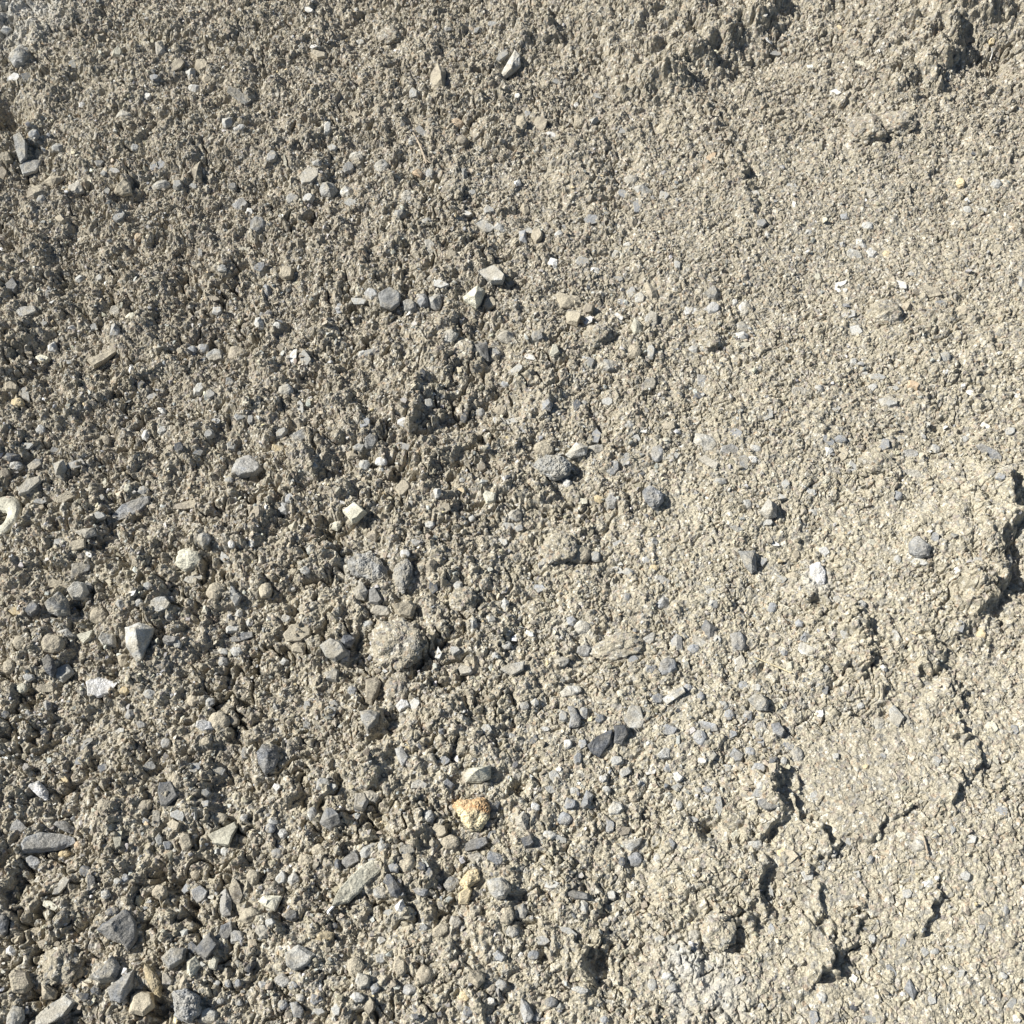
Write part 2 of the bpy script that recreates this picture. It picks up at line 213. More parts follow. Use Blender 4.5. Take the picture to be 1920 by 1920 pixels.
(1280, 1280): """
305 400 92 88 0 B b;640 410 82 92 0 P r;100 310 95 75 55 B r;130 245 145 56 10 B f;260 180 62 68 0 B r;225 130 70 60 0 P r;270 290 72 50 0 B f;430 490 92 80 0 B b
475 685 125 66 15 B f;430 620 80 58 0 G f;1105 230 72 80 0 P r;1125 410 40 38 0 B f;865 415 42 40 0 P a;1030 475 38 34 0 Y a;140 600 62 44 20 B r;160 400 85 66 60 P f
1170 1620 92 44 55 B f;1055 1000 44 60 15 B a;1330 920 80 80 0 P w;1415 1515 62 46 0 P r;1360 1515 50 62 0 P f;1760 435 70 28 65 V s;1790 720 80 48 30 B f
590 975 120 92 25 T f;640 1020 62 36 -10 N f;545 1085 62 58 0 N b;495 1170 100 26 75 P s;960 1830 56 42 10 S r;735 1880 60 92 0 B f;440 1820 42 44 0 B a
1240 1460 42 60 0 B f;1260 1190 62 68 0 P a;1430 1100 32 30 0 W r;1380 1130 80 42 0 W a;1865 270 50 70 -20 B f;1880 1890 60 56 0 W b;800 40 40 60 0 B f
1820 1280 42 70 0 B a;1225 850 60 48 0 V f;62 1420 82 72 0 P r;340 20 70 60 0 B r;365 190 60 70 0 B a;510 450 62 68 0 S a;100 80 50 60 0 B r;205 690 120 42 85 P f
700 1085 70 60 0 P f;1590 1090 66 70 0 P a;420 30 60 50 0 P a;440 330 40 100 0 B f;380 390 60 60 0 B r;250 480 60 40 0 P a;110 440 60 40 0 W a;120 650 60 50 0 P f;60 770 60 40 0 P a
600 350 70 50 30 B f;570 440 40 50 0 P r;440 580 50 50 0 P r;440 260 60 80 -20 B f;30 30 50 50 0 B r;1740 250 80 60 20 V f;1430 440 60 60 0 P a;770 170 50 60 0 W f;570 130 40 50 0 P r;1000 130 50 40 0 P r
1100 860 40 60 0 V a;930 900 40 60 0 P f;780 1030 50 60 0 P r;970 1090 60 60 0 P f;560 960 60 60 0 Y f;300 860 70 50 -30 V f;410 910 90 50 0 P r;1520 830 40 60 0 P a;1700 1330 80 70 0 P f;1680 1380 40 70 20 B f
850 960 40 50 0 P a;740 640 60 60 0 P f;1420 860 60 50 0 P a;1800 1650 60 50 0 P r;1620 880 70 50 0 P f;1060 1440 50 60 0 P a;780 1770 60 80 0 P r;500 1390 40 80 -10 B f;1240 1750 40 30 0 W a;960 1670 50 60 0 W f;1500 1500 60 60 0 P f;1400 1780 60 80 0 P f;1690 1790 50 60 0 P a;1560 1640 60 50 0 P f;1850 1800 60 60 0 P f;1060 1890 120 50 10 P f""",
}
# Stones whose outline was read point by point (tile points): class, thickness, cap, outline, label, landmark phrase
TRACED = [
((0,0),'P',.6,'r',"48 330 60 295 105 270 150 285 168 325 140 370 85 382","pale dusty lump with a rounded crown in fine grey gravel",'pale dusty lump'),
((0,0),'P',.7,'f',"75 760 120 750 150 800 150 890 115 920 90 850","tall pale grey slab standing on edge beside a dark pit",'slab standing on edge'),
((0,0),'T',.7,'w',"650 1050 690 1005 730 1030 745 1090 690 1102 640 1085","cream tan block with a shaded brown flank, sitting alone on gravel",'lone cream tan block'),
((640,0),'P',.5,'w',"885 440 940 340 975 275 1005 310 1010 370 960 415 900 452","long tan grey slab with a white upper tip, leaning uphill",'white tipped tan slab'),
((640,0),'N',.7,'w',"540 345 590 400 585 480 580 525 500 510 500 420","upright olive brown wedge coated in soil, pointed at the top",'olive soil coated wedge'),
((640,0),'P',.7,'f',"765 1520 860 1490 920 1560 910 1595 840 1590 800 1560","pale grey slab with a bright white upper edge above a cream pyramid",'white edged grey slab'),
((640,0),'V',1.0,'w',"680 1670 765 1605 810 1635 790 1690 760 1730 690 1690","clean pale greenish cream pyramid stone with sharp facets",'greenish cream pyramid'),
((640,0),'G',.6,'f',"205 1660 270 1620 335 1650 330 1710 280 1745 220 1720","broad streaky grey block in the row of pale stones",'streaky grey block'),
((640,0),'V',.8,'w',"1625 1840 1650 1785 1695 1830 1700 1880 1650 1885","cream wedge with a dark shaded flank between pale gravel pieces",'cream gravel wedge'),
((0,640),'N',.6,'f',"485 105 545 80 660 15 660 60 600 110 530 150","dark olive grey slab slanting out of soil, longest stone of its slope",'slanting olive slab'),
((0,640),'B',.6,'b',"1300 720 1330 660 1400 635 1470 680 1480 720 1440 755 1340 770 1300 750","blue grey block crossed by thin white veins with a black shadow",'white veined blue block'),
((0,640),'G',.6,'f',"100 830 155 770 225 755 232 790 165 855 110 872","grey rectangular block with a flat top tilted toward the light",'flat topped grey block'),
((0,640),'B',.35,'f',"630 980 680 920 790 880 850 870 845 910 770 965 660 1010","long blue grey tongue shaped slab lying flat on brown crumbs",'tongue shaped slab'),
((0,640),'V',.5,'r',"985 1255 1000 1180 1060 1160 1130 1180 1142 1240 1110 1280 1040 1298","pale rounded disc half buried under soil crumbs",'half buried pale disc'),
((0,640),'G',.35,'f',"405 1250 515 1235 505 1285 440 1320 392 1357","grey triangular plate tapering to a point above a tan block",'grey triangular plate'),
((0,640),'P',.8,'b',"375 1400 430 1350 480 1360 500 1410 470 1455 410 1455","pale tan block with blunt corners casting a dark shadow",'blunt pale tan block'),
((0,640),'G',.8,'w',"245 1470 330 1405 380 1450 395 1540 330 1545 270 1520","large grey faceted block with one bright face and one dark face",'two faced grey block'),
((0,640),'P',1.0,'w',"700 1610 780 1580 870 1610 840 1700 800 1810 760 1790 710 1720","big pale prism narrowing downward, bright flank against a black flank",'big pale prism'),
((0,640),'N',.5,'f',"1590 1650 1640 1590 1750 1585 1750 1650 1690 1690 1610 1690","brown grey slab with slaty layers dusted by soil",'layered brown slab'),
((0,640),'P',.7,'b',"1795 1710 1860 1665 1920 1690 1960 1760 1890 1800 1830 1770","large pale grey block with a smooth light face on a soil ridge",'smooth pale block'),
((0,640),'S',.8,'r',"235 1790 270 1755 305 1790 320 1850 295 1890 255 1860","dark slate oval standing on end beside a pale angular stone",'dark slate oval'),
((640,640),'V',.8,'b',"5 950 75 900 145 960 90 1015 60 1020","pale greenish block with a bright square face on the slope",'square faced pale block'),
((640,640),'P',.8,'c',"1080 690 1150 645 1260 655 1300 700 1280 755 1200 780 1120 740","whitish grey lump with a rough crumbling cracked surface",'crumbling whitish lump'),
((640,640),'P',.6,'w',"1260 640 1320 565 1390 590 1380 640 1290 660","light grey wedge propped above a crumbling whitish lump",'propped light wedge'),
((640,640),'B',.6,'c',"1690 840 1740 810 1800 850 1815 900 1760 945 1710 900","blue grey stone split into thin layers, beside orange brown soil",'layered blue stone'),
((640,640),'G',.7,'c',"290 1310 310 1250 370 1225 405 1270 380 1370 350 1420 310 1390","rough grey stone leaning upright beside a broad crumbly grey lump",'rough leaning stone'),
((640,640),'G',.5,'c',"20 1240 90 1200 170 1190 250 1270 270 1340 200 1370 130 1340 60 1310","broad grey lump with a crumbly pitted surface, largest of its kind",'broad pitted grey lump'),
((640,640),'T',.8,'b',"280 1480 390 1455 425 1490 400 1560 330 1550","olive tan block with a black shaded end in a soil trough",'olive tan trough block'),
((640,640),'P',.5,'f',"890 1845 940 1815 1035 1795 1025 1850 960 1885","pale leaf shaped stone with a clean light top on tan soil",'pale leaf shaped stone'),
((1280,640),'P',.9,'w',"430 960 480 880 530 920 530 985 480 1000","shiny faceted stone half white and half dark, sitting proud of tan soil",'shiny two tone stone'),
((1280,640),'P',.5,'f',"85 660 120 640 205 690 190 725 150 710","pale grey rod shaped prism with a square end",'rod shaped prism'),
((1280,640),'B',.6,'r',"1270 1130 1320 1090 1400 1150 1390 1210 1330 1220 1275 1190","large blue grey cobble with a tan dust patch on top",'dust patched cobble'),
((1280,640),'P',.9,'w',"310 1180 410 1175 415 1290 390 1310 350 1260","pale shield shaped block with one dark flank set in tan soil",'shield shaped block'),
((1280,640),'W',.5,'c',"715 1260 770 1240 805 1300 800 1370 750 1385 720 1330","chalky white lump with soft worn edges on tan soil",'chalky white lump'),
((0,1280),'W',.35,'f',"480 -10 560 -30 660 0 620 60 560 90 490 75","bright whitish flat slab with clean edges, palest of the large stones",'bright whitish slab'),
((0,1280),'S',.6,'w',"1440 390 1480 340 1560 350 1570 420 1550 480 1490 520 1455 460","dark slate shard with a lit pale edge sunk upright in soil",'sunken slate shard'),
((0,1280),'W',.6,'c',"150 580 215 550 270 610 270 660 230 650","knobbly whitish stone leaning over a dark hollow",'knobbly whitish stone'),
((0,1280),'S',.5,'f',"895 560 960 555 1000 640 940 700 905 695 885 610","dark slate plate partly covered by a cap of tan soil",'soil capped slate'),
((0,1280),'B',.5,'b',"105 920 130 870 230 840 350 850 420 870 430 900 350 940 220 960 120 960","long dark blue grey block lying flat, soil smeared across its middle",'long soil smeared block'),
((0,1280),'V',.5,'f',"630 860 690 800 685 860 680 920 650 940","pale curved shard standing in the soil beside a crevice",'pale curved shard'),
((0,1280),'V',.7,'f',"1165 855 1240 820 1325 780 1340 810 1310 860 1290 920 1210 910","large pale cream fan shaped stone with a pitted smooth top",'pale fan shaped stone'),
((0,1280),'S',.7,'w',"1795 790 1830 700 1870 705 1910 750 1925 800 1860 830","dark blue slate block with broken steps below a soil crevice",'stepped dark block'),
((0,1280),'B',.5,'f',"1075 1165 1130 1140 1170 1175 1150 1220 1110 1240 1085 1210","small clean blue grey pentagon stone lying flat on rubble",'blue grey pentagon'),
((0,1280),'B',.7,'w',"1240 1180 1270 1155 1305 1220 1300 1310 1250 1320 1235 1280","tall blue grey tooth shaped stone with a lit face",'tooth shaped stone'),
((0,1280),'V',.7,'w',"1450 1230 1480 1195 1590 1200 1550 1290 1490 1260","pale angular cap stone overhanging a dark cavity",'pale cap stone'),
((0,1280),'S',.45,'w',"540 1390 570 1355 640 1320 700 1270 735 1290 770 1350 775 1440 720 1515 690 1470 600 1440","largest dark slate plate, smooth and cracked with sharp corners",'largest slate plate'),
((0,1280),'G',.6,'b',"905 1550 960 1490 1050 1490 1040 1560 950 1620","grey hexagonal stone with a white chip mark on its face",'grey hexagonal stone'),
((0,1280),'S',.6,'b',"1090 1500 1180 1400 1240 1470 1160 1570 1110 1530","dark grey rectangular stone speckled with white scratches",'scratched dark rectangle'),
((0,1280),'V',.7,'w',"1050 1570 1100 1535 1140 1590 1070 1670 1050 1640","olive cream diamond stone tucked under two grey stones",'olive cream diamond'),
((0,1280),'P',.5,'b',"1600 1520 1680 1470 1780 1530 1740 1590 1660 1625 1610 1590","large dusty blue grey stone with rusty scratches on soil",'large dusty stone'),
((0,1280),'B',.5,'r',"1540 1660 1590 1630 1645 1670 1640 1700 1590 1715 1550 1690","dark oval stone with a bold white stripe at one end",'white striped oval'),
((0,1280),'B',.6,'r',"1630 1800 1670 1790 1710 1840 1695 1890 1650 1880","smooth blue grey oval pebble among small gravel",'smooth blue oval'),
((0,1280),'G',.7,'b',"575 1600 630 1530 680 1600 650 1680 560 1690 500 1660","chunky grey stone with its lower half under soil",'chunky half covered stone'),
((0,1280),'B',.6,'w',"600 1720 700 1640 755 1610 745 1720 680 1800 620 1790","blue grey forked shard beside a yellow crumbly clod",'blue grey forked shard'),
((0,1280),'T',.8,'w',"230 1690 260 1680 325 1735 310 1780 240 1785","tan brown block with a bright corner above a wide slab",'bright cornered tan block'),
((0,1280),'P',.5,'f',"200 1880 250 1830 380 1745 435 1790 370 1870 280 1920 200 1930","wide pale blue grey slab with a smooth face in the gravel corner",'wide smooth slab'),
((0,1280),'P',.6,'r',"40 1880 80 1810 130 1830 140 1890 90 1940 35 1930","light blue grey oval cobble with a smooth face among dark gravel",'light oval cobble'),
((0,1280),'Y',.8,'c',"810 1580 850 1600 910 1690 900 1770 860 1740 820 1660","bright yellow crumbly sandstone piece with a grainy surface",'yellow crumbly piece'),
((0,1280),'T',.6,'b',"735 1760 790 1730 860 1740 870 1820 810 1880 725 1860","light tan square block with pitted brownish face",'light tan square block'),
((0,1280),'B',.8,'c',"975 1740 1050 1720 1130 1770 1130 1860 1060 1910 990 1890","blue grey hackly stone with wavy bright ridges on its face",'hackly blue stone'),
((640,1280),'V',.3,'f',"-60 1265 -20 1170 60 1080 160 1000 250 965 245 1040 150 1130 40 1240","long flat greenish grey blade of stone with a white scratch",'long greenish blade'),
((640,1280),'V',.9,'w',"685 520 720 480 800 470 845 460 840 540 780 565 700 560","cream stone with a dark ribbed end above the rust stained rock",'dark ended cream stone'),
((640,1280),'R',.6,'c',"620 700 660 660 720 662 800 650 840 690 830 760 790 830 720 830 680 770","cream yellow rock stained with rusty orange bands along its top",'rust stained rock'),
((640,1280),'Y',.6,'c',"660 1130 710 1060 770 1050 780 1110 700 1160","yellow cream soft stone beneath dark pebbles",'yellow cream soft stone'),
((640,1280),'S',.6,'f',"685 915 730 880 820 865 830 905 780 935 700 950","dark slate blade with bright ridges below the rust stained rock",'ridged slate blade'),
((640,1280),'P',.7,'r',"815 1110 900 1090 960 1150 920 1215 870 1220 830 1180","lilac grey cobble with a pale cracked face",'lilac grey cobble'),
((640,1280),'P',.5,'r',"1225 55 1270 20 1340 15 1355 50 1300 80 1240 85","pale blue grey lens shaped stone with white rim",'white rimmed lens stone'),
((640,1280),'B',.6,'r',"1270 130 1310 130 1350 200 1340 250 1280 255 1290 190","blue grey tooth shaped pebble with a dark shaded side",'curved blue pebble'),
((640,1280),'S',.5,'f',"1380 350 1440 300 1530 260 1520 330 1450 425 1400 390","dark blue slate plate holding a tiny white crumb",'crumb topped slate plate'),
((640,1280),'S',.7,'b',"1530 240 1600 235 1620 290 1580 350 1530 340","dark slate lump butting against a crumb topped slate plate",'butting slate lump'),
((640,1280),'P',.6,'f',"1805 90 1860 40 1925 20 1940 55 1830 125","pale blue grey brick shaped prism lying slanted on soil",'brick shaped prism'),
((640,1280),'B',.7,'w',"1345 690 1380 600 1420 630 1400 700 1360 710","blue grey wedge leaning on a small white flecked block",'leaning blue wedge'),
((640,1280),'P',.5,'w',"1575 890 1640 880 1695 870 1680 910 1630 952 1600 930","pale grey fin shaped chip with a curved upper edge",'pale fin chip'),
((640,1280),'S',.6,'b',"1245 1165 1310 1165 1395 1185 1400 1225 1320 1220 1270 1200","dark blue grey stone bar made of two joined lumps",'dark stone bar'),
((640,1280),'W',.8,'w',"300 1255 345 1215 365 1270 345 1292 310 1285","bright white angular chip below the long greenish blade",'bright white chip'),
((640,1280),'S',.7,'w',"250 1120 290 1090 340 1160 320 1215 275 1200","black slate shard in shadow beside the long greenish blade",'black slate shard'),
((640,1280),'G',.7,'w',"105 160 170 150 215 170 205 230 150 262 115 220","dark grey angular stone wedged in the shaded trough",'trough wedged stone'),
((640,1280),'N',.6,'b',"135 -20 200 -35 225 0 205 70 175 130 135 110","upright brown slab standing in the shaded trough",'upright brown slab'),
((640,1280),'B',.6,'w',"300 370 340 355 380 420 345 475 320 440","blue grey stone with a lit edge stuck in a clod",'clod held blue stone'),
((640,1280),'B',.7,'w',"1010 1770 1050 1800 1085 1870 1070 1900 1030 1920 1005 1840","narrow blue grey wedge stone pointing uphill between soil clods",'narrow upward wedge'),
((1280,1280),'P',.7,'r',"365 95 400 65 450 65 485 105 475 160 425 160","smooth rounded tan grey cobble half set in soil",'smooth rounded cobble'),
((1280,1280),'B',.6,'b',"495 230 545 222 580 270 560 310 510 290","blue grey stone with white vein along its edge, at the crust border",'crust border stone'),
((1280,1280),'P',.5,'f',"1160 150 1190 120 1250 195 1215 255 1170 220","pale grey kite shaped flake standing on smooth soil crust",'kite shaped flake'),
((1280,1280),'B',.6,'w',"1245 1720 1275 1660 1320 1740 1300 1790","blue grey diamond stone set in cracked pale soil",'blue grey diamond'),
]
# soil clods: centre, width, height in photo pixels, label
CLODS = [
(745,1292,52,56,"rounded brown clod at the head of the shaded trough"),
(747,1208,98,84,"big crumbly soil clod overhanging a dark crevice"),
(1345,1748,60,60,"round soil clod casting a full round shadow on pale crust"),
(1622,248,66,56,"brown soil clod with a yellow chip below the bank"),
(1682,236,62,48,"soil clod beside the clod with a yellow chip"),
(1643,870,62,44,"dusty oval soil clod ringed by dark cracks"),
(730,70,40,34,"small brown clod under the top of the slope"),
(868,1125,50,44,"knobbly soil clod above a small black pit"),
(1160,1215,100,50,"broad low soil clod beside a pale leaf shaped stone"),
(115,1812,66,56,"crumbly clod packed with grit among dark gravel"),
(1120,630,48,44,"rounded soil clod among pale gravel pieces"),
(1050,1030,70,60,"wide tan soil clod above a black slot"),
(1330,640,40,36,"dark based clod at the border of gravel and crust"),
(870,660,52,48,"loose soil clod below the greenish cream pyramid"),
(850,360,44,46,"hanging soil clod in the upper gravel slope"),
(1660,590,66,50,"lumpy soil clod under a long whitish chip"),
]
# ---------------------------------------------------------------- regions of the ground (photo pixel, radius, rough, gravel, pale)
REG = np.array([
(150,150,.8,.75,.30),(150,500,.95,.9,.25),(150,900,1,1,.30),(150,1300,1,1,.35),(150,1750,.95,1.0,.40),
(450,150,.85,.55,.25),(450,500,1,.9,.2),(450,900,1,1,.3),(450,1300,1,.95,.35),(450,1750,.95,1.0,.50),
(780,150,.85,.45,.25),(780,500,.9,.75,.25),(780,850,1,.7,.35),(780,1250,.95,.7,.55),(780,1700,.85,.75,.65),
(1100,120,.75,.2,.3),(1100,400,.6,.45,.3),(1100,800,.75,.7,.45),(1100,1150,.6,.5,.7),(1100,1450,.5,.6,.8),(1100,1800,.75,.5,.75),
(1350,120,.7,.12,.3),(1350,450,.45,.25,.4),(1350,750,.55,.5,.6),(1350,1050,.45,.4,.85),(1360,1360,.5,.75,.85),(1350,1700,.6,.3,.9),
(1600,100,.75,.1,.3),(1600,420,.4,.18,.45),(1600,720,.5,.35,.65),(1600,1000,.4,.3,.9),(1580,1230,.65,.15,.85),(1600,1430,.12,.05,.7),(1560,1680,.22,.12,.85),(1600,1850,.3,.2,.95),
(1830,80,.95,.1,.3),(1820,400,.5,.12,.45),(1830,720,.6,.25,.7),(1800,960,.35,.15,1.),(1880,1120,.9,.1,.7),(1760,1380,.3,.05,.75),(1850,1500,.4,.12,.85),(1800,1750,.35,.18,1.),
])
RXY = flat(REG[:, 0], REG[:, 1]); 
def region(x, y):
    x = np.asarray(x, float); y = np.asarray(y, float)
    num = 0; den = 1e-9
    for (cx, cy), r in zip(RXY, REG):
        s = .10 + .05 * max(cy, 0)
        wgt = 1 / (((x - cx) ** 2 + (y - cy) ** 2) / s ** 2 + .12) ** 2
        num = num + wgt[..., None] * r[2:5]; den = den + wgt
    return num / den[..., None]
GX0, GX1, GY0, GY1, GN = -1.8, 1.8, -.5, 2.9, 120
_gx = np.linspace(GX0, GX1, GN); _gy = np.linspace(GY0, GY1, GN)
REGG = region(*np.meshgrid(_gx, _gy)).astype(f32)           # [iy, ix, 3]
def reg(x, y, k):
    u = np.clip((x - GX0) / (GX1 - GX0) * (GN - 1), 0, GN - 1.001); v = np.clip((y - GY0) / (GY1 - GY0) * (GN - 1), 0, GN - 1.001)
    i = u.astype(int); j = v.astype(int); a = (u - i).astype(f32); b = (v - j).astype(f32); G = REGG[..., k]
    return (G[j, i] * (1 - a) + G[j, i + 1] * a) * (1 - b) + (G[j + 1, i] * (1 - a) + G[j + 1, i + 1] * a) * b

# broken soil edges: photo polyline, drop (m), how far the raised side reaches back (m), sharpness (m)
LIPS = [
("1460 -20 1455 30 1420 65 1350 110 1290 140 1220 175 1150 185", 0.0560, 0.220, 0.0600),
("1990 20 1900 42 1840 45 1800 52 1789 70 1787 100 1768 118 1770 140 1742 155 1722 172 1720 200", 0.0560, 0.160, 0.0500),
("1320 210 1345 235 1370 255 1385 280 1388 305 1395 335 1408 400", 0.0144, 0.100, 0.0090),
("1885 860 1897 940 1893 973 1886 1017 1893 1050 1882 1087 1868 1097 1862 1112 1855 1140 1830 1160 1800 1172", 0.0360, 0.120, 0.0200),
("1607 1135 1613 1160 1624 1180 1615 1205", 0.0216, 0.070, 0.0090),
("1757 1195 1762 1225 1742 1258 1700 1268", 0.0216, 0.080, 0.0090),
("1630 1225 1623 1257 1605 1272", 0.0187, 0.070, 0.0090),
("1650 1275 1652 1310 1655 1345", 0.0086, 0.050, 0.0075),
("1803 1285 1806 1360 1787 1395", 0.0216, 0.070, 0.0105),
("1843 1385 1836 1413 1830 1447 1818 1456 1803 1458 1797 1487 1757 1511 1707 1513 1680 1532 1643 1561 1600 1565 1560 1572", 0.0115, 0.080, 0.0053),
("1452 1440 1458 1467 1468 1520 1448 1547 1430 1590", 0.0270, 0.090, 0.0120),
("1512 1465 1498 1507 1511 1527 1534 1563 1554 1582 1558 1610", 0.0173, 0.050, 0.0090),
("1447 1608 1430 1640 1431 1680 1408 1713 1411 1745", 0.0240, 0.100, 0.0105),
("1543 1655 1546 1700 1520 1726", 0.0173, 0.060, 0.0090),
("1520 1588 1526 1640", 0.0130, 0.050, 0.0075),
("1590 1755 1571 1800 1560 1817 1521 1835 1510 1830", 0.0245, 0.070, 0.0090),
("1762 1620 1758 1677 1741 1730 1726 1765", 0.0130, 0.060, 0.0060),
("1628 1670 1607 1707 1588 1748", 0.0101, 0.050, 0.0060),
("722 1325 712 1420 731 1480", 0.0324, 0.060, 0.0150),
("702 1520 713 1570 773 1590 824 1582", 0.0259, 0.070, 0.0135),
("803 1185 801 1220 775 1243 766 1270", 0.0216, 0.060, 0.0120),
("835 725 821 770 790 803 738 823", 0.0288, 0.080, 0.0180),
("734 935 739 977 727 1010", 0.0173, 0.050, 0.0150),
("1121 1768 1114 1820 1099 1855", 0.0288, 0.060, 0.0105),
("1000 0 1020 30 1041 52 1042 86", 0.0245, 0.100, 0.0210),
("640 518 700 540 762 541", 0.0173, 0.060, 0.0150),
("1208 760 1192 790 1170 800", 0.0101, 0.050, 0.0120),
("1860 680 1855 695", 0.0115, 0.040, 0.0075),
("1690 895 1660 902 1635 890", 0.0101, 0.050, 0.0060),
("1500 1110 1530 1125 1560 1128", 0.0101, 0.050, 0.0075),
("1320 1380 1345 1395", 0.0101, 0.040, 0.0075),
("1210 180 1270 190 1330 205", 0.0144, 0.100, 0.0180),
("1075 1232 1030 1228", 0.0158, 0.050, 0.0090),
("1440 230 1450 300", 0.0043, 0.050, 0.0090),
("960 1520 970 1490", 0.0130, 0.040, 0.0090),
("1020 1590 1000 1620", 0.0108, 0.040, 0.0090),
("560 860 590 890 600 930", 0.0158, 0.050, 0.0150),
("470 1010 465 990", 0.0144, 0.040, 0.0120),
("275 1870 300 1890", 0.0144, 0.040, 0.0150),
("105 1880 90 1840", 0.0086, 0.040, 0.0150),
]
LIPW = []
for s, h, wd, sh in LIPS:
    a = np.array([float(t) for t in s.split()]).reshape(-1, 2)
    LIPW.append((flat(a[:, 0], a[:, 1]), h, wd, sh))
PITS = [(10, 215, 42, .055), (60, 330, 30, .02), (1395, 105, 60, .02), (1860, 112, 55, .03), (708, 1380, 30, .02), (1375, 1765, 26, .012), (712, 1552, 22, .02), (775, 1245, 26, .02), (1118, 1815, 20, .02), (630, 870, 34, .014), (1250, 1150, 60, .006), (975, 1480, 14, .016), (1893, 1045, 40, .02), (1330, 1560, 20, .02), (300, 1900, 30, .02), (60, 1870, 24, .015)]
def seg_field(x, y, P):
    best = np.full(x.shape, 9., f32); sgn = np.zeros(x.shape, f32); along = np.zeros(x.shape, f32)
    L = np.r_[0, np.cumsum(np.linalg.norm(np.diff(P, axis=0), axis=1))]
    for i in range(len(P) - 1):
        a, b = P[i], P[i + 1]; d = b - a; l = np.linalg.norm(d); d = d / l
        n = np.array([-d[1], d[0]])
        if n @ np.array([-1.0, .6]) < 0: n = -n
        rx = x - a[0]; ry = y - a[1]
        t = np.clip(rx * d[0] + ry * d[1], 0, l)
        ex = rx - t * d[0]; ey = ry - t * d[1]
        dist = np.sqrt(ex * ex + ey * ey); s = rx * n[0] + ry * n[1]
        m = dist < best
        best = np.where(m, dist, best); sgn = np.where(m, np.sign(s), sgn); along = np.where(m, (L[i] + t) / L[-1], along)
    return best * sgn, along

